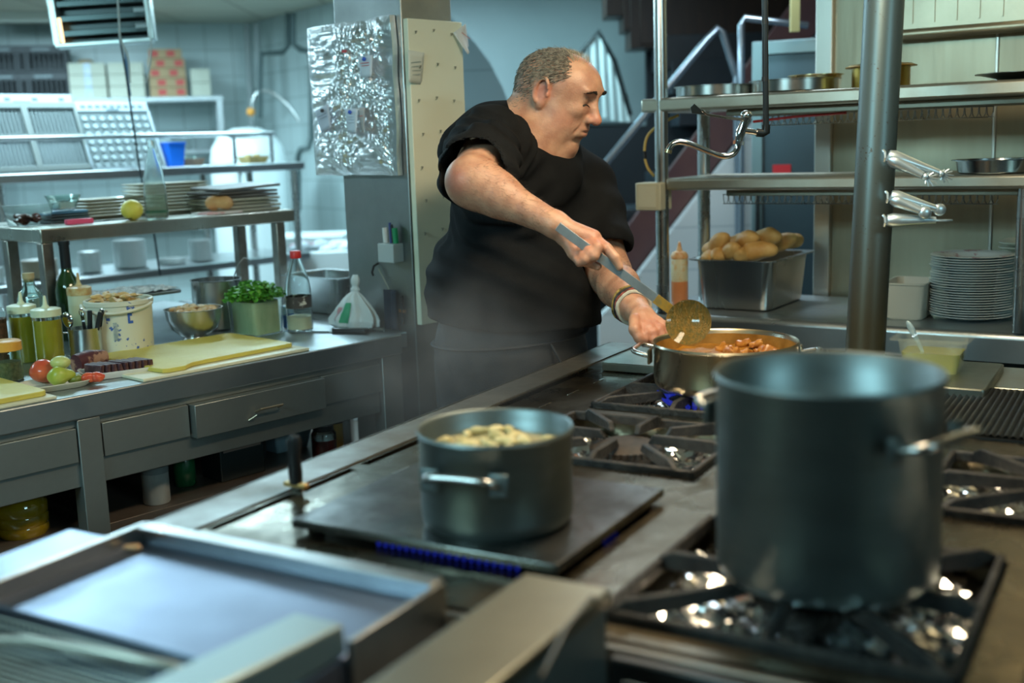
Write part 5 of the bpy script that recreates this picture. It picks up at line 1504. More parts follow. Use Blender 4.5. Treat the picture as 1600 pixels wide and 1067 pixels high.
# ============================================================ back-left kitchen
VF = 4.76
fs = T('kitchen_shelf_unit', 'long blue-lit steel shelf unit with upper rail in the back kitchen', 'shelf', (0,0,0), CO.rz)
bsteel = mat('back_steel', (.52,.55,.56), .3, 1, var=(.42,.45,.46), vscale=4)
p = P(); p.box(.6, 3.57, VF, VF+.45, 1.322, 1.362); O('upper_shelf', p, bsteel, fs, bevel=.006)
p = P(); p.box(.6, 3.57, VF, VF+.45, .868, .905); O('middle_shelf', p, bsteel, fs, bevel=.006)
p = P(); p.box(.6, 3.57, VF, VF+.45, .50, .53); O('lower_shelf', p, bsteel, fs, bevel=.004)
p = P(); p.tube([(.6,VF+.02,1.505),(3.40,VF+.02,1.505),(3.42,VF+.03,1.50),(3.42,VF+.42,1.50)], .011, 12); O('rail', p, bsteel, fs)
for u0, v0, z1 in ((3.52,VF+.03,1.32),(3.52,VF+.42,1.32),(3.24,VF+.42,1.32),(2.2,VF+.42,1.32),(.9,VF+.03,1.32)):
    p = P(); p.cyl((u0,v0,0),(u0,v0,z1),.018,16); O('post', p, tubest, fs)
for u0 in (3.395, 3.18):
    p = P(); p.cyl((u0,VF+.03,1.362),(u0,VF+.03,1.50),.009,10); O('rail_post', p, tubest, fs)
# white dishwasher racks, tilted
def washrack(name, lb, u, v, z, w, h, d, tilt, holes):
    t = T(name, lb, 'rack', CO.w(u, v, z), 0, rot=(R(tilt), 0, CO.rz))
    wp = mat('rack_white', (.32,.37,.40), .4); gp = mat('rack_grey', (.17,.19,.18), .5)
    p = P(); p.box(0,w,0,d,h-.05,h); p.box(0,.012,0,d,0,h); p.box(w-.012,w,0,d,0,h); p.box(0,w,d-.008,d,0,h); p.box(0,w,0,d,0,.012)
    O('frame', p, wp, t, bevel=.004)
    p = P()
    n_ = 9 if holes else 4
    for k in range(n_):
        x = w*.12+w*.76*k/(n_-1); p.box(x-.012,x+.012,-.001,.004,h-.034,h-.018)
    p.box(w*.42,w*.58,-.0015,.004,h-.048,h-.036)
    O('slots', p, mat('slot_dark', (.10,.13,.14), .6), t, smooth=False)
    p = P()
    M_ = 26
    for i in range(M_+1):
        x = .012+(w-.024)*i/M_; p.box(x-.0016,x+.0016,.006,.010,.012,h-.05)
    N_ = 24
    for i in range(N_+1):
        z_ = .012+(h-.062)*i/N_; p.box(.012,w-.012,.007,.011,z_-.0016,z_+.0016)
    O('mesh', p, mat('rack_mesh', (.22,.26,.26), .5), t, smooth=False, kind='stuff')
    p = P()
    bars = (.33,.66) if not holes else ()
    for k in (.02,.5,.98): p.box(.0,w,-.004,.006,(h-.06)*k-.012+.01,(h-.06)*k+.014+.01)
    for k in (.0,.5,1.0): p.box(w*k-.014 if k else 0,w*k+.014 if k<1 else w,-.005,.006,0,h-.05)
    if not holes: O('cross_bars', p, gp, t, bevel=.002)
    else:
        q = P()
        for i in range(8):
            for j in range(7):
                x = w*(.1+.8*i/7); z_ = (h-.06)*(.08+.84*j/6)
                q.cyl((x,0,z_),(x,.012,z_),.012,10)
        O('cup_pegs', q, mat('rack_pegs', (.30,.35,.36), .4), t, kind='stuff')
    return t
washrack('dishwasher_rack','large white dishwasher rack with grey cross bars leaning on the shelf at the left edge', 2.00,VF+.06,1.363,.47,.36,.10,-22,False)
washrack('dishwasher_rack','smaller white dishwasher rack with pegs leaning right of the large rack', 2.46,VF+.05,1.363,.365,.33,.11,-24,True)
p_ = T('blue_container', 'bright blue plastic container on the upper back shelf behind the clear bottle', 'container', CO.w(2.90,VF+.12,1.363), CO.rz)
p = P(); rings=[]
for (k, z) in ((.036,0),(.046,.105),(.050,.106),(.050,.112),(.043,.112),(.033,.004)):
    rings.append(p._v([(x,y,z) for x,y in rrect(-k,k,-k,k,.008,3)]))
for a, b in zip(rings, rings[1:]):
    for i in range(len(a)): p._f([a[i], a[(i+1)%len(a)], b[(i+1)%len(a)], b[i]])
p._f(rings[0][::-1]); p._f(rings[-1]); O('tub', p, mat('blue_plastic', (.01,.16,.75), .35), p_)
for k,(u,c_,lb) in enumerate(((3.03,(.30,.20,.14),'brown basket with glasses on the upper back shelf right of the blue container'),(3.40,(.50,.36,.14),'yellow-brown basket at the right end of the upper back shelf'))):
    t = T('small_basket', lb, 'basket', CO.w(u,VF+.2,1.363), CO.rz)
    p = dish(.13,.11,.032,.02,r=.01); O('basket_body', p, mat('basket_%d'%k, c_, .7, var=tuple(x*.5 for x in c_), vscale=90), t)
    for q in range(2):
        p = P(); p.lathe([(0,0),(.016,0),(.018,.035),(.016,.035),(.014,.003)],(-.03+.05*q,0,.008),20); O('cup', p, clearg if k==0 else mat('tan_cup',(.6,.45,.2),.5), t)
# stacks of crockery on the middle shelf
plate_b = round_plate(.075,.014); pm = plate_b
def crockery(lbs, u, v, z, n, dz, r, mt, h=.014, cat='plate', nm='plate', grp=None):
    o0 = O(nm, round_plate(r, h*.35, dz*.78), mt, label=lbs, cat=cat, group=grp)
    stack(o0, u, v, z, n, dz, CO, jit=.001)
bl_white = mat('back_white', (.66,.72,.72), .25)
crockery('white plate in the narrow stack on the middle back shelf, under the cream plates', 2.47,VF+.18,.906,7,.013,.052,bl_white,grp='narrow plate stack in the back kitchen')
crockery('white plate in the tall stack on the middle back shelf behind the bottle', 2.68,VF+.20,.906,9,.014,.075,bl_white,grp='tall plate stack in the back kitchen')
crockery('white plate in the low stack on the middle back shelf', 2.86,VF+.14,.906,2,.013,.065,bl_white,grp='low plate stack in the back kitchen')
crockery('white bowl-sized plate in the right stack on the middle back shelf', 3.03,VF+.16,.906,7,.014,.056,bl_white,grp='right plate stack in the back kitchen')
crockery('brown-rimmed plate in the stack near the shelf leg in the back kitchen', 2.23,VF+.16,.906,6,.013,.075,mat('brown_plate',(.42,.34,.24),.4),grp='brown plates in the back kitchen')
crockery('white plate in the stack at the far left on the middle back shelf', 2.0,VF+.16,.906,5,.013,.070,bl_white,grp='left plate stack in the back kitchen')
crockery('white plate in the wide stack on the lower back shelf', 2.80,VF+.18,.531,8,.016,.12,bl_white,grp='wide plate stack on the lower back shelf')
crockery('white plate in the second wide stack on the lower back shelf', 3.12,VF+.18,.531,7,.016,.10,bl_white,grp='second plate stack on the lower back shelf')

# storage shelf along the back wall
SB = Frame(74.8)          # the back wall runs this way
def onback(x, y, Y): 
    return aty(x, y, Y)
su = T('storage_rack', 'tall storage rack along the tiled back wall holding crates and boxes', 'shelf', Vector((-3.9,8.05,0)), R(15.2))
p = P(); p.box(-1.2,1.92,0,.42,1.795,1.83); O('top_shelf', p, bsteel, su, bevel=.004)
p = P(); p.box(-1.2,1.92,0,.42,1.42,1.45); O('second_shelf', p, bsteel, su, bevel=.004)
p = P(); p.box(-1.2,1.92,0,.42,1.00,1.03); O('third_shelf', p, bsteel, su, bevel=.004)
for x,y in ((-1.18,.02),(1.89,.02),(1.89,.40),(.3,.40),(.3,.02)):
    p = P(); p.box(x-.02,x+.02,y-.015,y+.02,0,1.80); O('post', p, bsteel, su)
def rackpt(x, y, z): return su.matrix_basis @ Vector((x, y, z))
su_M = Matrix.Translation(su.location) @ Matrix.Rotation(R(15.2),4,'Z')
def onrack(px, py=150):    # local x on the rack's front for a pixel column
    o = su_M.inverted() @ CAM; d = su_M.to_3x3().inverted() @ ray(px, py); q = o + d*((.12-o.y)/d.y); return q.x
crate_m = mat('dark_crate', (.05,.055,.06), .5); 
def crate(name, lb, x, z, grp=None):
    t = T(name, lb, 'crate', su_M @ Vector((x,.20,z)), R(15.2), grp)
    w, h = .34, .185
    p = P(); p.box(-w/2,w/2,-.14,.14,0,.010); p.box(-w/2,w/2,-.14,-.13,.135,h); p.box(-w/2,w/2,.13,.14,0,h); p.box(-w/2,-w/2+.01,-.14,.14,0,h); p.box(w/2-.01,w/2,-.14,.14,0,h); p.box(-w/2,w/2,-.14,-.13,0,.02)
    for k in range(10): xx = -w/2+.02+(w-.04)*k/9; p.box(xx-.006,xx+.006,-.14,-.132,.02,.14)
    O('crate_body', p, crate_m, t, bevel=.002)
    p = P(); p.box(-.06,.06,-.146,-.139,h-.035,h-.018); O('grip', p, mat('crate_grip', (.20,.24,.25), .5), t)
    return t
xl = onrack(10); xr = onrack(72)
crate('plastic_crate','dark plastic crate at the left edge on the top rack, lower of its pair', xl, 1.831)
crate('plastic_crate','dark plastic crate at the left edge on the top rack, upper of its pair', xl, 2.018)
crate('plastic_crate','dark plastic crate beside the cream boxes, lower of its pair', xr, 1.831)
crate('plastic_crate','dark plastic crate beside the cream boxes, upper of its pair', xr, 2.018)
cbox = mat('cream_card', (.60,.60,.50), .7, var=(.54,.54,.44), vscale=5)
def cbx(lb, px0, px1, z0, z1, mt, extra=None, grp=None, dy=.16):
    x0, x1 = onrack(px0), onrack(px1)
    t = T('cardboard_box', lb, 'box', su_M @ Vector(((x0+x1)/2, dy, z0)), R(15.2), grp); w = (x1-x0)/2
    p = P(); p.box(-w,w,-.12,.12,0,z1-z0); O('box_body', p, mt, t, bevel=.002)
    if extra == 'tape':
        p = P(); p.box(-.02,.025,-.1215,-.1203,.0,(z1-z0)); O('tape', p, mat('tape_blue', (.40,.52,.68), .4, var=(.6,.64,.66), vscale=30), t)
    if extra == 'red':
        for q in range(2):
            p = P(); xx = -w*.5+w*1.0*q + (.02 if int(z0*100)%2 else -.02); p.box(xx-.028,xx+.028,-.1215,-.1203,.012,(z1-z0)-.012); O('red_print', p, mat('print_red', (.55,.08,.07), .6), t)
    return t
for k in range(3):
    cbx('cream cardboard box with blue tape in the left stack, %s of three' % ('bottom','middle','top')[k], 112, 169, 1.831+.083*k, 1.911+.083*k, cbox, 'tape')
for k in range(3):
    cbx('cream cardboard box in the second stack from the left, %s of three' % ('bottom','middle','top')[k], 173, 228, 1.831+.083*k, 1.911+.083*k, cbox, None)
kraft = mat('kraft_card', (.46,.31,.17), .7, var=(.40,.27,.15), vscale=8)
for k in range(5):
    cbx('brown pizza box with red print, %s in the tall stack' % ('lowest','second','third','fourth','topmost')[k], 236+(2 if k==4 else 0), 293-(4 if k==4 else 0), 1.831+.068*k, 1.896+.068*k, kraft, 'red')
tp_ = P(); tp_.box(-.10,.10,-.10,.10,0,.012)
for k in range(2):
    cbx('small pale box right of the pizza boxes, %s of two' % ('lower','upper')[k], 300, 330, 1.831+.098*k, 1.926+.098*k, cbox, None)
t = T('wicker_lid', 'small brown wicker lid lying on the cream boxes', 'lid', su_M @ Vector((onrack(138),.16,2.079)), R(15.2))
p = P(); p.lathe([(0,.03),(.04,.028),(.07,.0),(.0,.0)],n=20); O('wicker_lid', p, kraft, t)
t.name = 'wicker_lid'
# plates on the second shelf of the rack
for q,(px,lb) in enumerate(((278,'white plate in the left stack on the rack shelf under the boxes'),(312,'white plate in the right stack on the rack shelf under the boxes'))):
    o0 = O('plate', round_plate(.11,.018), bl_white, label=lb, cat='plate', group='plates on the rack, stack %d' % (q+1))
    w0 = su_M @ Vector((onrack(px),.20,1.451)); o0.location = w0
    for k in range(1,7): dup(o0, w0+Vector((rnd.gauss(0,.002),0,.019*k)), 0)

# white water tank with tap and hose
tk = T('water_tank', 'tall white cylindrical water tank with domed top in the back kitchen', 'tank', (-1.73,7.8,0))
p = P(); p.lathe([(0,0),(.245,0),(.25,.02),(.25,1.36),(.235,1.45),(.18,1.53),(.09,1.575),(0,1.58)],n=56); O('tank_body', p, mat('tank_white', (.66,.72,.72), .35), tk)
p = P(); p.cyl((0,-.252,1.30),(0,-.29,1.30),.018,14); p.cyl((0,-.28,1.30),(0,-.28,1.20),.010,10); O('tap', p, chrome, tk)
hs = T('spray_hose', 'looped pre-rinse spray hose with an orange valve above the water tank', 'hose', (-1.73,8.1,0))
def rel(x, y, Y, o): return aty(x, y, Y) - Vector(o.location)
def spl(pts, n=8):
    pts = [Vector(q) for q in pts]; out = []
    for i in range(len(pts)-1):
        p0 = pts[max(i-1,0)]; p1 = pts[i]; p2 = pts[i+1]; p3 = pts[min(i+2,len(pts)-1)]
        for s in range(n):
            u = s/n; out.append(0.5*((2*p1)+(p2-p0)*u+(2*p0-5*p1+4*p2-p3)*u*u+(3*p1-p0-3*p2+p3)*u**3))
    return out+[pts[-1]]
p = P(); p.tube(spl([rel(395,185,8.1,hs),rel(395,160,8.1,hs),rel(405,143,8.1,hs),rel(425,145,8.1,hs),rel(450,165,8.1,hs),rel(468,190,8.1,hs)]),.012,10); O('hose', p, tubest, hs)
p = P(); a = rel(392,175,8.1,hs); p.ball(a,(.03,.03,.03),14,10); O('valve', p, mat('orange_valve', (.75,.32,.05), .5), hs)
# pipes on the side wall
def pipe(name, lb, pix, r, mt, Y):
    o = T(name, lb, 'pipe', aty(*pix[-1], Y)*1.0); 
    p = P(); p.tube([aty(x,y,Y)-o.location for x,y in pix], r, 10); O('pipe_body', p, mt, o)
dpipe = mat('dark_pipe', (.06,.09,.09), .45, .3); gpipe = mat('grey_pipe', (.26,.30,.30), .5)
pipe('wall_pipe','dark pipe running down and stepping left near the pillar', [(458,20),(458,68),(470,78),(483,80),(487,100),(487,215),(482,231),(470,233),(466,245),(466,330)], .020, dpipe, 7.9)
pipe('wall_pipe','dark pipe from the ceiling bending left above the hose', [(450,20),(450,72),(442,82),(408,84),(406,110),(406,185)], .018, dpipe, 8.1)
pipe('wall_pipe','grey vertical pipe in the corner of the back kitchen', [(386,36),(394,200)], .025, gpipe, 8.7)
pipe('wall_pipe','thin grey vertical pipe right of the corner pipe', [(401,36),(405,160)], .020, gpipe, 8.5)
# white bin with cloths behind the bottle
t = T('white_bin', 'white plastic bin between the far shelf post and the pillar', 'bin', (-1.16,6.50,0))
p = P(); p.box(-.14,.25,-.18,.18,.0,.95); O('bin_body', p, bl_white, t, bevel=.01)
t = T('folded_cloths', 'pile of white and red folded cloths beside the white bin', 'cloth', (-.98,6.02,.0))
p = P()
p.box(-.16,.20,-.12,.12,0,.90); O('cloth_stand', p, bl_white, t, bevel=.01)
p = P()
for k in range(12): p.ball((-.12+.025*k,rnd.uniform(-.05,.05),.915+.012*math.sin(k*1.7)),(.05,.06,.022),12,8)
p.jitter(.02,22); O('cloths', p, mat('mixed_cloth', (.60,.66,.70), .8, var=(.36,.16,.18), vscale=16, vlo=.55, vhi=.62), t)
# large sink table below, right of the shelf unit

# hanging insect killer unit with its cords
ik = T('insect_killer', 'rectangular steel insect killer with louvres and tubes hanging from the ceiling', 'lamp', aty(158,20,4.6), 0, rot=(0,R(-3),R(10)))
p = P(); w,h = .180,.135
p.box(-w-.005,-w+.022,-.05,.05,-h*.85,h*1.3); p.box(w-.012,w+.012,-.05,.05,-h*.85,h*1.3); p.box(-w,w,-.05,.05,-h*.92,-h*.80); p.box(-w,w,-.05,.05,h*1.2,h*1.3)
O('frame', p, mat('unit_frame', (.60,.66,.64), .3, .8), ik, bevel=.003)
p = P(); p.box(-w,w,.045,.055,-h*.85,h*1.25); O('back_panel', p, mat('unit_back', (.05,.06,.06), .3, .9), ik)
for k in range(6):
    p = P(); z = -h*.62+k*.055; p.box(-w+.015,w-.012,-.03,.04,z,z+.022,Matrix.Rotation(R(0),4,'X')); O('louvre', p, mat('louvre_steel', (.05,.065,.065), .25, .9), ik, bevel=.002)
for k in range(4):
    p = P(); z = -h*.55+k*.06; p.cyl((w-.055,-.02,z+.012),(w-.015,-.02,z+.012),.012,12); O('tube_end', p, mat('tube_end', (.70,.80,.84), .2), ik)
m, n, l, b = newmat('warm_tube'); S(b,'Emission Color',(1,.70,.35,1)); S(b,'Emission Strength',2.0)
p = P(); p.cyl((-w+.030,-.035,-h*.78),(-w+.028,-.035,-h*.10),.007,10); O('lit_tube', p, m, ik)
for k in (-1,1):
    p = P(); p.cyl((k*w*.8,0,h*1.3),(k*w*.8,0,.46),.003,6); O('chain', p, tubest, ik)
def cord(name, lb, pix, Y, r, mt, cat='cord'):
    o = T(name, lb, cat, aty(*pix[-1], Y)); p = P(); p.tube([q-o.location for q in spl([aty(x,y,Y) for x,y in pix],4)], r, 8); O('cord', p, mt, o)
cord('hanging_cord','pale cord hanging in a loop over the insect killer', [(182,-25),(186,30),(188,60),(200,90),(203,130)], 4.4, .004, mat('pale_cord', (.55,.58,.55), .6))
cord('hanging_cord','dark cord dropping behind the clear bottle to the counter', [(186,55),(196,110),(203,160),(212,220),(222,285),(238,350),(250,430)], 4.45, .004, mat('dark_cord', (.03,.05,.06), .6))
cord('hanging_cord','thin pale cord to the right of the insect killer', [(228,-20),(234,40),(236,90),(228,130)], 4.5, .003, mat('pale_cord', (.55,.58,.55), .6))
cord('hanging_cord','blue taped cord in front of the cream boxes', [(197,80),(199,120),(203,150)], 4.6, .006, mat('blue_tape_cord', (.12,.25,.42), .5))
# fluorescent fixture far away, switched off
lf = T('ceiling_tube', 'pale fluorescent batten on the back kitchen ceiling at the upper left', 'lamp', Vector((-3.95,9.0,2.385)), R(15))
lf.location = aty(48,31,8.0); lf.location.z = 2.37
p = P(); p.box(-.30,.02 if 0 else .30,-.03,.03,-.02,.029); O('housing', p, mat('housing_white', (.55,.58,.52), .5), lf, bevel=.004)
p = P(); p.cyl((-.29,0,-.03),(.29,0,-.03),.013,12); O('tube', p, mat('tube_glass', (.60,.64,.58), .3), lf)

# ============================================================ the pass on the right (frame PA)
ps = T('pass_counter', 'steel pass counter with rolled front edge behind the range', 'counter', (0,0,0), PA.rz)
p = P(); p.box(3.225, 3.74, -1.8, 1.66, .835, .88); p.tube([(3.225,-1.8,.8605),(3.225,1.66,.8605)],.0195,16); p.box(3.205,3.23,-1.8,1.66,.80,.862)
O('worktop', p, steelc, ps)
p = P(); p.box(3.30,3.74,-1.8,1.0,.12,.80); O('cabinet', p, mat('cab_dark', (.09,.10,.10), .4, .7), ps)
p = P(); p.box(3.32,3.36,1.55,1.60,0,.835); O('leg', p, tubest, ps); p = P(); p.box(3.66,3.70,1.55,1.60,0,.835); O('leg', p, tubest, ps)
pf = T('pass_shelf_unit', 'two tier steel pass shelving on round posts over the pass counter', 'shelf', (0,0,0), PA.rz)
p = P(); p.box(3.205, 3.56, -1.8, 1.658, 1.497, 1.538); O('upper_shelf', p, mat('pass_steel', (.56,.54,.45), .42, .9, var=(.44,.42,.35), vscale=5, rvar=.08), pf, bevel=.008)
p = P(); p.box(3.205, 3.56, -1.8, 1.575, 1.260, 1.297); O('lower_shelf', p, mat('pass_steel', (0,0,0)), pf, bevel=.008)
for z in (1.497,1.260):
    p = P(); p.box(3.26,3.52,-1.2,1.40,z-.020,z-.001); O('underside_channel', p, mat('channel_steel', (.30,.28,.22), .45, 1), pf, bevel=.002)
for u0, z1 in ((3.225,2.4),(3.535,1.5)):
    p = P(); p.cyl((u0,1.597,.8805),(u0,1.597,z1),.0205,24); O('post', p, tubest, pf)
p = P(); p.cyl((3.225,.553,.8805),(3.225,.553,1.26),.0205,24); O('post', p, tubest, pf)
for u0 in (3.225,3.535):
    p = P(); p.cyl((u0,-1.5,.8805),(u0,-1.5,2.4),.0205,24); O('post', p, tubest, pf)
def hookrail(name, lb, v0, v1, z, n):
    t = T(name, lb, 'rail', PA.w(3.33, v0, z), PA.rz); L = v1-v0
    p = P(); p.tube([(0,0,.016),(0,L,.016)],.0018,6); p.tube([(0,0,-.012),(0,L,-.012)],.0016,6); O('rail_wire', p, tubest, t)
    p = P()
    for k in range(n):
        y = L*(k+.5)/n; s = L/n*.5
        p.tube([(0,y-s*.9,.016),(0,y-s*.8,-.002),(0,y-s*.3,-.012),(0,y+s*.3,-.012),(0,y+s*.8,-.002),(0,y+s*.9,.016)],.0014,5)
    O('rail_loops', p, tubest, t, kind='stuff')
hookrail('hook_rail','looped wire rail hanging under the upper pass shelf', .66, 1.30, 1.458, 34)
hookrail('hook_rail','looped wire rail hanging under the lower pass shelf', .64, 1.44, 1.225, 44)
t = T('red_cable', 'red cable along the underside of the upper pass shelf', 'cable', PA.w(3.30,1.05,1.468), PA.rz)
p = P(); p.tube([(0,0,0.005),(0,.15,.0),(0,.28,-.010)],.004,8); O('cable', p, mat('red_cable', (.50,.03,.03), .4), t)
# junction box and cord
jb = T('junction_box', 'cream electrical box fixed to the front post below the lower shelf', 'electrical box', PA.w(3.20,1.655,1.20), PA.rz)
p = P(); p.box(-.02,.06,-.075,.012,0,.052 if 0 else .085); O('box_body', p, mat('cream_plastic', (.58,.56,.42), .5), jb, bevel=.004)
p = P(); p.box(-.022,-.02,-.06,0,.01,.075); O('cover', p, mat('cream_plastic2', (.64,.62,.48), .5), jb)
t = T('looped_cable', 'yellow cable looping behind the front post of the pass', 'cable', PA.w(3.28,1.66,1.25), PA.rz)
Mi = (Matrix.Translation(t.location)@Matrix.Rotation(PA.rz,4,'Z')).inverted()
def onPA(x, y, u): return Mi @ PA.w(*PA.on_u(x, y, u))
p = P(); p.tube(spl([onPA(1060,180,3.28),onPA(1035,192,3.28),onPA(1012,212,3.28),onPA(1007,240,3.28),onPA(1012,262,3.28),onPA(1022,275,3.28)],6),.0045,8); O('cord', p, mat('ochre', (.50,.33,.08), .5), t)
p = P(); p.tube([onPA(1007,236,3.279),onPA(1008,248,3.279)],.0055,8); O('tape_band', p, black, t)
# shallow round pans on the upper shelf
panm = mat('pan_steel', (.55,.56,.54), .22, 1, var=(.45,.44,.40), vscale=6, rvar=.06)
def pan(name, lb, u, v, z, r, h, mt=panm, rot=None, taper=.86, rim=.006):
    t = T(name, lb, 'pan', PA.w(u,v,z), 0, rot=rot)
    p = P(); p.lathe([(0,0),(r*taper,0),(r*(taper+.05),.004),(r,h),(r+rim,h+.001),(r+rim,h+.003),(r-.002,h+.002),(r*(taper+.03),.007),(r*taper,.004),(0,.004)],n=64); O('pan_body', p, mt, t); return t
pan('round_pan','shallow round steel pan at the left end of the upper pass shelf', 3.365,1.475,1.539,.125,.030,taper=.95)
pan('round_pan','shallow round steel pan between the leftmost pan and the black pipe', 3.365,1.225,1.539,.128,.034,taper=.95)
pan('small_pan','smaller brass-coloured pan stacked on the second round pan', 3.40,1.175,1.5435,.075,.042,mt=mat('brass_pan',(.62,.48,.26),.25,1))
gd_ = T('gold_tin', 'gold tin with wide flat rim behind the pole on the upper pass shelf', 'tin', PA.w(3.37,.975,1.539))
goldm = mat('gold_tin', (.50,.34,.08), .3, 1, var=(.40,.25,.05), vscale=10)
p = P(); p.lathe([(0,0),(.078,0),(.080,.002),(.080,.058)],n=48); O('tin_body', p, goldm, gd_)
p = P(); p.lathe([(.0,.0585),(.098,.0585),(.099,.060),(.085,.066),(0,.066)],n=48); O('lid', p, goldm, gd_)
pan('oval_platter','thin dark oval platter tilted at the right end of the upper pass shelf', 3.34,.585,1.541,.115,.014,mt=mat('dark_platter',(.20,.19,.16),.3,1),rot=(0,0,0),taper=.6,rim=.012)
pan('round_pan','deep-rimmed round steel pan at the right end of the lower pass shelf', 3.30,.64,1.298,.105,.034,mt=mat('pan_cool',(.42,.46,.48),.2,1),taper=.9,rim=.012)
# gastronorm container with bread rolls
gn = T('bread_container', 'deep rectangular steel container heaped with bread rolls on the pass counter', 'container', PA.w(3.485,1.405,.8805), PA.rz)
p = P(); rings=[]
for (a, b2, z) in ((.150,.106,0),(.157,.113,.006),(.168,.124,.135),(.170,.126,.155),(.190,.146,.156),(.190,.146,.160),(.168,.124,.158),(.155,.111,.010),(.150,.106,.006)):
    rings.append(p._v([(x,y,z) for x,y in rrect(-a,a,-b2,b2,.028,6)]))
for a, b in zip(rings, rings[1:]):
    for i in range(len(a)): p._f([a[i], a[(i+1)%len(a)], b[(i+1)%len(a)], b[i]])
p._f(rings[0][::-1]); p._f(rings[-1]); O('container_body', p, ssteel, gn)
bread = mat('bread_roll', (.44,.21,.045), .55, var=(.62,.40,.14), vscale=9, bump=.25, bscale=60)
# (v offset from the centre, u offset, z, length, girth, turn, tilt, label)
rolls = [(.095,-.12,.150,.050,.028,20,10,'bread roll at the front left corner of the pile'),
 (.110,-.06,.172,.050,.030,70,8,'bread roll at the left edge of the pile, behind the front corner one'),
 (.070,-.11,.195,.060,.032,60,35,'long upright bread roll near the left of the pile'),
 (.055,-.14,.158,.034,.024,0,0,'small bread roll low at the front of the pile'),
 (.020,-.13,.172,.062,.032,40,25,'bread roll leaning left at the front centre of the pile'),
 (-.020,-.14,.160,.050,.026,10,30,'narrow bread roll low in the front centre of the pile'),
 (-.060,-.12,.172,.075,.034,100,12,'long pale bread roll at the front right of the pile'),
 (-.015,-.08,.205,.060,.034,60,15,'bread roll on top near the middle of the pile'),
 (.025,-.04,.190,.060,.030,100,5,'bread roll behind the middle of the pile'),
 (-.060,-.04,.208,.065,.032,80,10,'topmost bread roll right of the middle of the pile'),
 (-.045,.04,.200,.060,.030,30,0,'bread roll at the back centre of the pile'),
 (-.085,.02,.190,.060,.030,120,20,'bread roll at the right of the pile behind the long pale one'),
 (.06,.04,.185,.055,.030,10,0,'bread roll at the back left of the pile'),
 (-.088,.125,.180,.036,.024,90,20,'small orange bread roll at the far right corner of the container')]
for dv,du,z,L,g,tn_,tl,lb in rolls:
    p = P(); p.ball((0,0,0),(L*.90,g*.95,g*.90),24,16)
    for v in p.b.verts: v.co.z += -.12*abs(v.co.x)**1.2
    p.jitter(.008,24,L*99); 
    o = O('bread_roll', p, bread, label=lb, cat='bread', group='bread rolls in the steel container', loc=PA.w(3.485+du,1.405+dv,.8805+z+.012))
    o.rotation_euler = (R(rnd.uniform(-10,10)), R(tl), PA.rz+R(tn_))
# squeeze bottle of orange sauce
sq = T('sauce_squeeze_bottle', 'clear squeeze bottle half full of orange sauce beside the bread container', 'bottle', PA.w(3.33,1.590,.8805))
p = P(); p.lathe([(0,0),(.025,0),(.027,.003),(.027,.085)],n=32); p.lathe([(0,.085),(.027,.085)],n=32); O('sauce', p, mat('orange_sauce', (.62,.22,.08), .3), sq)
p = P(); p.lathe([(.0272,.085),(.0272,.155),(.024,.160)],n=32); O('bottle_wall', p, mat('smeared_plastic', (.62,.58,.38), .3, var=(.62,.38,.14), vscale=40, vlo=.5, vhi=.65), sq)
p = P(); p.lathe([(.028,.158),(.028,.168),(.022,.178),(.011,.182),(.009,.186),(.004,.210),(0,.212)],n=28); O('nozzle_cap', p, mat('sauce_cap', (.66,.48,.26), .4, var=(.66,.30,.10), vscale=60), sq)
# white tub
wt = T('white_tub', 'translucent white plastic tub between the pole and the plate stack', 'container', PA.w(3.40,.885,.8805), PA.rz)
p = P(); rings=[]
for (a, b2, z) in ((.07,.049,0),(.075,.053,.006),(.086,.060,.100),(.089,.062,.103),(.089,.062,.107),(.084,.058,.107),(.072,.050,.004)):
    rings.append(p._v([(x,y,z) for x,y in rrect(-a,a,-b2,b2,.02,5)]))
for a, b in zip(rings, rings[1:]):
    for i in range(len(a)): p._f([a[i], a[(i+1)%len(a)], b[(i+1)%len(a)], b[i]])
p._f(rings[0][::-1]); p._f(rings[-1]); O('tub', p, mat('milky_tub', (.48,.47,.40), .35, sss=0), wt)
# tall stack of round plates
platem = mat('blue_white_plate', (.62,.70,.70), .22, var=(.36,.34,.33), vscale=90, vlo=.66, vhi=.70)
pl = O('round_plate', round_plate(.113,.013), platem, label='white round plate in the tall stack on the pass counter', cat='plate', group='tall stack of round plates on the pass')
def stackPA(proto, u, v, z, n, dz, jit=.0015):
    for k in range(n):
        w = PA.w(u+rnd.gauss(0,jit), v+rnd.gauss(0,jit), z+k*dz)
        if k == 0: proto.location = w; o = proto
        else: o = dup(proto, w, rnd.uniform(0,6))
    return o
o = stackPA(pl, 3.425, .722, .8806, 25, .0071); o['label'] = 'top round plate with faint print of the tall stack on the pass counter'
o.data = o.data.copy(); o.data.materials.clear(); o.data.materials.append(mat('printed_plate', (.66,.72,.70), .22, var=(.46,.30,.32), vscale=28, vlo=.58, vhi=.62))
pl = O('oval_plate', dish(.30,.20,.012,.02,r=.06), mat('pale_oval', (.60,.66,.58), .25), label='white rectangular plate in the stack behind the round plates', cat='plate', group='rectangular plates behind the round ones')
for k in range(15):
    w = PA.w(3.605, .53, .8806+k*.0140)
    if k == 0: pl.location = w; pl.rotation_euler = (0,0,PA.rz+R(90)); o = pl
    else: o = dup(pl, w, PA.rz+R(90)+R(rnd.gauss(0,1)))
o['label'] = 'topmost rectangular plate of the stack behind the round plates'
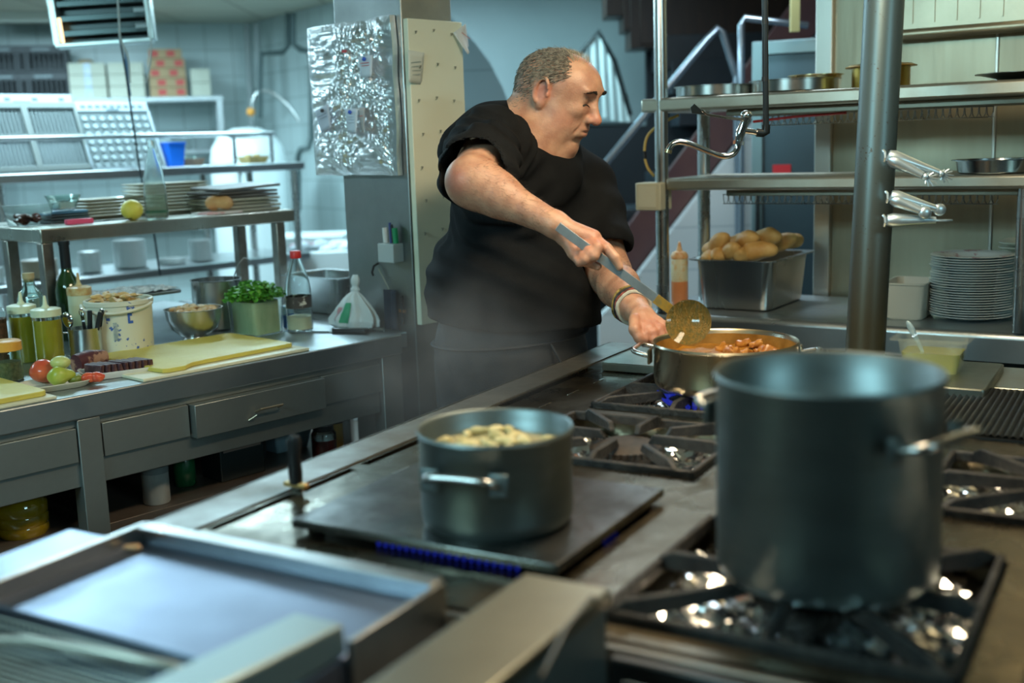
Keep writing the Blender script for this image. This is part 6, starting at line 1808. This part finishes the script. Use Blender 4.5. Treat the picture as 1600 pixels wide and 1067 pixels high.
# small container of oil with a spoon on the range
ob = T('oil_container', 'clear small container of yellow oil on the far right end of the range', 'container', ST.w(2.575,.430,Z+.0045), ST.rz)
cpl = mat('oil_tub_plastic', (.80,.80,.60), .12, 0, alpha=.10, coat=1)
p = P(); rings=[]
for (a, b2, z) in ((.038,.052,0),(.042,.056,.004),(.050,.066,.078),(.054,.070,.080),(.066,.082,.081),(.066,.082,.084),(.052,.068,.084),(.040,.054,.003)):
    rings.append(p._v([(x,y,z) for x,y in rrect(-a,a,-b2,b2,.012,5)]))
for a, b in zip(rings, rings[1:]):
    for i in range(len(a)): p._f([a[i], a[(i+1)%len(a)], b[(i+1)%len(a)], b[i]])
p._f(rings[0][::-1]); p._f(rings[-1]); O('tub', p, cpl, ob)
p = P(); rings=[]
for (a, b2, z) in ((.0375,.0515,.0035),(.0455,.0605,.055)):
    rings.append(p._v([(x,y,z) for x,y in rrect(-a,a,-b2,b2,.012,5)]))
for i in range(len(rings[0])): p._f([rings[0][i], rings[0][(i+1)%len(rings[0])], rings[1][(i+1)%len(rings[0])], rings[1][i]])
p._f(rings[0][::-1]); p._f(rings[-1]); O('oil', p, mat('yellow_oil', (.42,.42,.02), .05, 0, trans=.45, ior=1.2, coat=1), ob); ob.scale = (1,1,1.1)
sb_ = Vector(ob.location)+Vector((.0,.0,.012)); sp2 = T('plastic_spoon', 'clear plastic spoon standing in the oil container', 'spoon', sb_)
tipm = mat('tip_plastic', (.55,.72,.78), .1, 0, alpha=.6, coat=1)
e_ = aty(1424,514,2.43)-sb_; p = P(); p.tube([(0,0,0), e_*.5, e_*.85],[.003,.004,.006],10); O('stem', p, tipm, sp2)
p = P(); p.ball((0,0,0),(.022,.010,.006),18,12, e_.to_track_quat('X','Z').to_matrix().to_4x4()); p.xf(Matrix.Translation(e_)); O('tip', p, tipm, sp2)

# ------------------------------------------------------------ pole with tongs
A0 = Vector((.782, 2.50, .8805)); A1 = Vector((.872, 2.62, 2.399))
polem, n, l, b = newmat('stained_pole')
S(b,'Metallic',.6); S(b,'Roughness',.38)
tc = n.new('ShaderNodeTexCoord'); sp_ = n.new('ShaderNodeSeparateXYZ'); l.new(tc.outputs['Object'], sp_.inputs[0])
nz = n.new('ShaderNodeTexNoise'); nz.inputs['Scale'].default_value=160; nz.inputs['Detail'].default_value=2; l.new(tc.outputs['Object'], nz.inputs['Vector'])
nz2 = n.new('ShaderNodeTexNoise'); nz2.inputs['Scale'].default_value=7; l.new(tc.outputs['Object'], nz2.inputs['Vector'])
sm = n.new('ShaderNodeMath'); sm.operation='MULTIPLY_ADD'; sm.inputs[1].default_value=.45; l.new(nz2.outputs['Fac'], sm.inputs[0]); l.new(nz.outputs['Fac'], sm.inputs[2])
mr = n.new('ShaderNodeMapRange'); mr.inputs[1].default_value=.90; mr.inputs[2].default_value=.98; l.new(sm.outputs[0], mr.inputs[0])
gz = n.new('ShaderNodeMapRange'); gz.inputs[1].default_value=.50; gz.inputs[2].default_value=.12; l.new(sp_.outputs['Z'], gz.inputs[0])
mg_ = n.new('ShaderNodeMix'); mg_.data_type='RGBA'; mg_.inputs[6].default_value=(.10,.145,.155,1); mg_.inputs[7].default_value=(.075,.065,.04,1); l.new(gz.outputs[0], mg_.inputs[0])
mk = n.new('ShaderNodeMix'); mk.data_type='RGBA'; mk.inputs[7].default_value=(.06,.045,.03,1); l.new(mr.outputs[0], mk.inputs[0]); l.new(mg_.outputs[2], mk.inputs[6]); l.new(mk.outputs[2], b.inputs['Base Color'])
pole = T('steel_pole', 'thick stained steel pole standing at the back of the range, with tongs on it', 'pole', A0)
p = P(); p.cyl((0,0,0), A1-A0, .0425, 40); O('pole_body', p, polem, pole)
p = P(); p.lathe([(.043,0),(.050,0),(.050,.006),(.044,.010)],n=40); O('base_flange', p, steels, pole)
tongm = mat('tong_steel', (.58,.70,.76), .35, .8)
def tongs(lb, loopx, loopy, ends, Y, headr, nm='serving_tongs'):
    o0 = aty(loopx, loopy, Y); t = T(nm, lb, 'tongs', o0)
    # spring bow round the hook
    for j, (ex, ey, bx, by, kind) in enumerate(ends):
        e = aty(ex, ey, Y-.02-.01*j)-o0; b0 = aty(bx, by, Y)-o0
        d = (e-b0).normalized()
        p = P(); p.tube([b0, b0+d*.012, b0+(e-b0)*.3, b0+(e-b0)*.65, e], [.014,.018,.016,.012,.009], 16, flat=.85); O('arm', p, tongm, t)
        p = P()
        if kind == 'claw':
            p.ball(e+d*.006, (.008,.008,.008), 14, 10)
            for k in range(10):
                a = 2*math.pi*k/10; q = Vector((math.cos(a),0,math.sin(a)))*.7+d*.5
                p.cyl(e+d*.008+q*.004, e+d*.008+q*.021, .0026, 6, .0013)
        elif kind == 'flat':
            M = Matrix.Translation(e+d*.014) @ d.to_track_quat('X','Z').to_matrix().to_4x4()
            p.prism([(-.018,-.006),(-.006,-.013),(.006,-.012),(.020,0),(.006,.012),(-.006,.013),(-.018,.006)],-.0015,.0015,M)
        else:
            p.ball(e+d*.008, (.014,.008,.013), 16, 10)
        O('head', p, tongm, t)
    p = P(); q = aty(loopx+6, loopy, Y)-o0; p.tube([(0,0,.010),(0,-.012,.006),(0,-.014,-.004),(0,-.008,-.012)],.003,8); O('spring', p, tongm, t)
    return t
Yt = 2.43
tongs('salad tongs with star-shaped claws, topmost on the pole', 1380, 243, [(1466,270,1388,243,'claw'),(1442,274,1390,247,'claw')], Yt, .01)
tongs('serving tongs with rounded heads, middle ones on the pole', 1384, 307, [(1462,326,1392,306,'round'),(1440,330,1394,310,'round')], Yt, .01)
tongs('flat steel tongs with a diamond tip, lowest on the pole', 1380, 344, [(1462,344,1386,344,'flat')], Yt, .01)
# ------------------------------------------------------------ pot filler tap on the black pipe
Yp = 2.60
bp_ = T('water_pipe', 'thin black vertical water pipe coming down from the ceiling over the range', 'pipe', aty(1196,0,Yp))
o0 = Vector(bp_.location); up_ = (aty(1195,-10,Yp)-aty(1197,200,Yp))
topz = aty(1194,0,Yp); 
p = P(); p.tube([aty(1197,205,Yp)-o0, aty(1195,0,Yp)-o0, Vector((topz.x-.002,Yp,2.399))-o0], .0068, 12)
p.tube([aty(1197,195,Yp)-o0, aty(1197,206,Yp)-o0, aty(1192,208,Yp)-o0, aty(1182,207,Yp)-o0], .0095, 12)
O('pipe_body', p, mat('black_pipe', (.02,.025,.028), .3, .5), bp_)
for yy in (30, 120):
    p = P(); p.tube([aty(1195.5,yy,Yp)-o0, aty(1195.5,yy+7,Yp)-o0], .0078, 12); O('coupling', p, black, bp_)
tpp = T('pot_filler_tap', 'chrome pot filler tap with lever and S-shaped spout above the stew', 'tap', aty(1160,200,Yp))
o0 = Vector(tpp.location)
def tp3(x, y, dy=0): return aty(x, y, Yp+dy)-o0
p = P(); p.tube([tp3(1182,207),tp3(1162,204)],.0065,14); O('inlet', p, chrome, tpp)
p = P(); p.tube([tp3(1165,178),tp3(1165,186),tp3(1163,192),tp3(1158,205),tp3(1155,215),tp3(1154,221)],[.0105,.0115,.009,.011,.0095,.0085],18); p.ball(tp3(1166,180),(.0125,.0125,.011),18,12); O('valve_body', p, chrome, tpp)
p = P(); p.tube([tp3(1154.5,220),tp3(1153.5,226)],.0125,8); O('nut', p, chrome, tpp)
p = P(); p.tube(spl([tp3(1153.5,225),tp3(1151,234),tp3(1143,242),tp3(1128,244),tp3(1105,236),tp3(1080,226),tp3(1062,222),tp3(1050,226),tp3(1044,236)],6),.0068,14); O('spout', p, chrome, tpp)
p = P(); p.tube([tp3(1045,234),tp3(1043.5,239)],.0082,14); O('aerator', p, mat('worn_brass',(.55,.45,.25),.3,1), tpp)
p = P(); p.tube([tp3(1162,187,-.01),tp3(1135,184,-.02),tp3(1105,179,-.02),tp3(1097,172,-.02)],[.0035,.003,.003,.003],8)
a,b_,c,d = tp3(1098,173,-.02),tp3(1103,178,-.02),tp3(1083,163,-.02),tp3(1081,176,-.02)
O('lever', p, chrome, tpp)
p = P(); q = [tp3(1104,180,-.02),tp3(1085,162,-.02),tp3(1079,168,-.02),tp3(1081,177,-.02),tp3(1090,178,-.02)]
v1 = p._v(q); v2 = p._v([x+Vector((0,.003,0)) for x in q]); p._f(v1); p._f(v2[::-1])
for i in range(5): p._f([v1[i],v1[(i+1)%5],v2[(i+1)%5],v2[i]])
O('lever_paddle', p, chrome, tpp)

# ============================================================ stairs and fridge behind the pass
woodd = mat('dark_wood', (.020,.009,.006), .4, var=(.035,.016,.009), vscale=5, stretch=(6,1,1))
stone = mat('dark_step', (.020,.028,.036), .35, var=(.03,.04,.05), vscale=4)
st = T('lower_stairs', 'dark stairs climbing to the right behind the cook with a brown stringer', 'stairs', (0,0,0))
# nearer flight: from lower left to upper right, risers seen from the side
a = Vector((.52,5.55)); 
ux, uy = 1.0, -.05
for k in range(9):
    x0 = .10+.21*k; z0 = .62+.20*k if 0 else .75+.165*k
    if z0 > 2.2: break
    p = P(); p.box(x0, x0+.235, 5.62, 6.1, z0-.035, z0); p.box(x0+.0,x0+.02,5.62,6.1,z0-.165,z0-.035); O('step', p, stone, st, bevel=.003)
st_pts = [aty(960,425,5.55), aty(1205,95,5.55)]
A_, B_ = st_pts; d = (B_-A_)
p = P(); nrm_ = Vector((-d.z,0,d.x)).normalized()*.085
q = [A_+nrm_, A_-nrm_, B_-nrm_+d*.4, B_+nrm_+d*.4]
v1 = p._v([(x.x,5.52,x.z) for x in q]); v2 = p._v([(x.x,5.58,x.z) for x in q]); p._f(v1); p._f(v2[::-1])
for i in range(4): p._f([v1[i],v1[(i+1)%4],v2[(i+1)%4],v2[i]])
O('stringer', p, mat('stringer_brown', (.12,.055,.05), .35, var=(.08,.04,.045), vscale=3), st, bevel=.004)
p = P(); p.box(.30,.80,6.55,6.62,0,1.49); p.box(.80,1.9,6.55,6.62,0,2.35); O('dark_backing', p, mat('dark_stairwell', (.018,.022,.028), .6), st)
# white tiled wall under the stringer
p = P(); q = [(-.02+.45,0),(2.2,0),(2.2,2.2),(B_.x+.05,B_.z-.25+.0),(A_.x,A_.z-.11),(.45,A_.z-.16)]
q = [(.42,0),(1.75,0),(1.75,2.05),(B_.x+.04,B_.z-.10),(A_.x+.02,A_.z-.10),(.42,A_.z-.20)]
v1 = p._v([(x,0,z) for x,z in q]); v2 = p._v([(x,.10,z) for x,z in q]); p._f(v1); p._f(v2[::-1])
for i in range(len(q)): p._f([v1[i],v1[(i+1)%len(q)],v2[(i+1)%len(q)],v2[i]])
o = O('wall_understairs', p, tile_s, kind='structure', smooth=False); o.location = (0,5.40,0)
# handrails
hr = T('stair_handrail', 'bright steel handrail rising to a bend and dropping beside the stairs', 'handrail', aty(1150,115,5.3))
o0 = Vector(hr.location); hm = mat('handrail_steel', (.40,.46,.54), .25, .9)
p = P(); p.tube([aty(905,305,5.3)-o0, aty(1105,62,5.3)-o0, aty(1122,44,5.3)-o0, aty(1129,50,5.3)-o0, aty(1150,118,5.3)-o0], .017, 14); O('rail', p, hm, hr)
a_ = aty(1150,118,5.3)-o0
p = P(); p.tube([a_, Vector((a_.x+.02,a_.y,-o0.z+.001))], .014, 12); O('post', p, hm, hr)
hr = T('upper_handrail', 'square steel handrail left of the fridge behind the black pipe', 'handrail', aty(1158,120,5.0))
o0 = Vector(hr.location)
p = P(); p.tube([aty(1158,125,5.0)-o0, aty(1158,40,5.0)-o0, aty(1163,28,5.0)-o0, aty(1262,40,5.0)-o0], .015, 14); O('rail', p, hm, hr)
a_ = aty(1158,125,5.0)-o0
p = P(); p.tube([a_, Vector((a_.x,a_.y,-o0.z+.001))], .014, 12); O('post', p, hm, hr)
# upper flight: dark wooden soffit in steps
uf = T('upper_stairs', 'dark wooden underside of the upper stair flight at the top', 'stairs', (0,0,0))
for k,(x0,x1,y0,y1) in enumerate(((948,985,-30,22),(975,1010,-30,45),(985,1060,-30,72),(1000,1262,-30,60),(1030,1262,55,100),(1050,1262,95,140),(1060,1262,135,190))):
    a = aty(x0,y0,6.2); b2 = aty(x1,y1,6.2)
    p = P(); p.box(a.x,b2.x,6.25-.01*k,6.52,b2.z,min(a.z,2.399)); O('tread', p, woodd if k<4 else stone, uf, bevel=.003)
# balusters with dark rail
bl = T('stair_banister', 'white balusters with a black sloping handrail near the top of the stairs', 'banister', aty(950,200,6.6))
o0 = Vector(bl.location); bk2 = mat('black_rail', (.015,.02,.022), .4)
p = P(); p.tube([aty(905,85,6.6)-o0, aty(935,48,6.6)-o0, aty(960,95,6.6)-o0, aty(985,180,6.6)-o0], .014, 10); O('handrail', p, bk2, bl)
for k,(x,y0,y1) in enumerate(((912,78,175),(926,60,180),(940,60,184),(953,84,188),(966,118,190),(977,150,192))):
    p = P(); p.tube([aty(x,y0,6.62)-o0, aty(x+6,y1,6.62)-o0], .017, 8); O('baluster', p, mat('white_baluster', (.80,.88,.88), .5), bl)
p = P(); p.tube([aty(895,196,6.6)-o0, aty(1000,196,6.6)-o0], .02, 8); O('base_rail', p, bk2, bl)
# fridge
fg = T('upright_fridge', 'tall pale fridge with a steel-framed grey glass door behind the pass posts', 'fridge', (1.04,4.90,0), R(-20))
fl = mat('fridge_white', (.42,.52,.50), .35)
p = P(); p.box(-.0,.62,.03,.40,0,1.80); O('cabinet', p, mat('fridge_grey', (.12,.15,.17), .35, .3), fg, bevel=.004)
d_ = P(); d_.box(0,.045,-.005,.03,.06,1.80); d_.box(.045,.62,-.005,.03,1.745,1.80); d_.box(.045,.62,-.005,.03,.06,.12); d_.box(.58,.62,-.005,.03,.12,1.745); fd = O('door', d_, mat('fridge_frame', (.20,.27,.28), .3, .6), fg, bevel=.003)
p = P(); p.box(.050,.58,.022,.029,.12,1.745); O('door_panel', p, mat('fridge_panel', (.07,.11,.13), .25, .3), fd)
p = P(); p.box(.020,.032,-.03,-.005,.7,1.2); O('door_handle', p, black, fd)
rd = T('red_sign', 'small red sign on the fridge door between the pass shelves', 'sign', (0,0,0)); 
fM = Matrix.Translation(fg.location)@Matrix.Rotation(R(-20),4,'Z'); rd.location = fM @ Vector((.12,.018,1.27)); rd.rotation_euler = (0,0,R(-20))
p = P(); p.box(-.035,.040,-.002,.002,-.020,.022); O('plate', p, mat('red_sign', (.60,.02,.03), .4), rd)
# yellow edge strip at the upper right of the fridge
p = P(); a = aty(1240,0,4.6); p.box(-.012,.022,-.01,.01,-.10,.55); O('yellow_strip', p, mat('yellow_strip', (.50,.45,.20), .5), label='yellowish vertical strip beside the steel wall above the fridge', cat='strip', loc=Vector((a.x,4.6,a.z-.02)))

# ============================================================ steam rising between the counter and the range
def steam(name, lb, c, r, dens, scale):
    m = bpy.data.materials.new(name+'_mat'); m.use_nodes = True; n = m.node_tree.nodes; l = m.node_tree.links
    n.remove(n['Principled BSDF']); v = n.new('ShaderNodeVolumePrincipled'); l.new(v.outputs[0], n['Material Output'].inputs['Volume'])
    v.inputs['Color'].default_value = (.95,.97,1,1); v.inputs['Anisotropy'].default_value = .2
    tc = n.new('ShaderNodeTexCoord'); ln = n.new('ShaderNodeVectorMath'); ln.operation='LENGTH'; l.new(tc.outputs['Object'], ln.inputs[0])
    mr = n.new('ShaderNodeMapRange'); mr.interpolation_type='SMOOTHSTEP'; mr.inputs[1].default_value=1.0; mr.inputs[2].default_value=.1; mr.inputs[3].default_value=0; mr.inputs[4].default_value=1; l.new(ln.outputs['Value'], mr.inputs[0])
    nz = n.new('ShaderNodeTexNoise'); nz.inputs['Scale'].default_value=scale; nz.inputs['Detail'].default_value=3; l.new(tc.outputs['Object'], nz.inputs['Vector'])
    m2 = n.new('ShaderNodeMapRange'); m2.inputs[1].default_value=.35; m2.inputs[2].default_value=.7; l.new(nz.outputs['Fac'], m2.inputs[0])
    mu = n.new('ShaderNodeMath'); mu.operation='MULTIPLY'; l.new(mr.outputs[0], mu.inputs[0]); l.new(m2.outputs[0], mu.inputs[1])
    m3 = n.new('ShaderNodeMath'); m3.operation='MULTIPLY'; m3.inputs[1].default_value=dens; l.new(mu.outputs[0], m3.inputs[0]); l.new(m3.outputs[0], v.inputs['Density'])
    p = P(); p.ball((0,0,0), 1, 24, 14); o = O(name, p, m, label=lb, cat='steam', kind='stuff', loc=c); o.scale = r
steam('steam', 'thin steam drifting in front of the cook\'s apron and the counter end', aty(680, 560, 2.35), (.34,.22,.26), 2.2, 2.2)
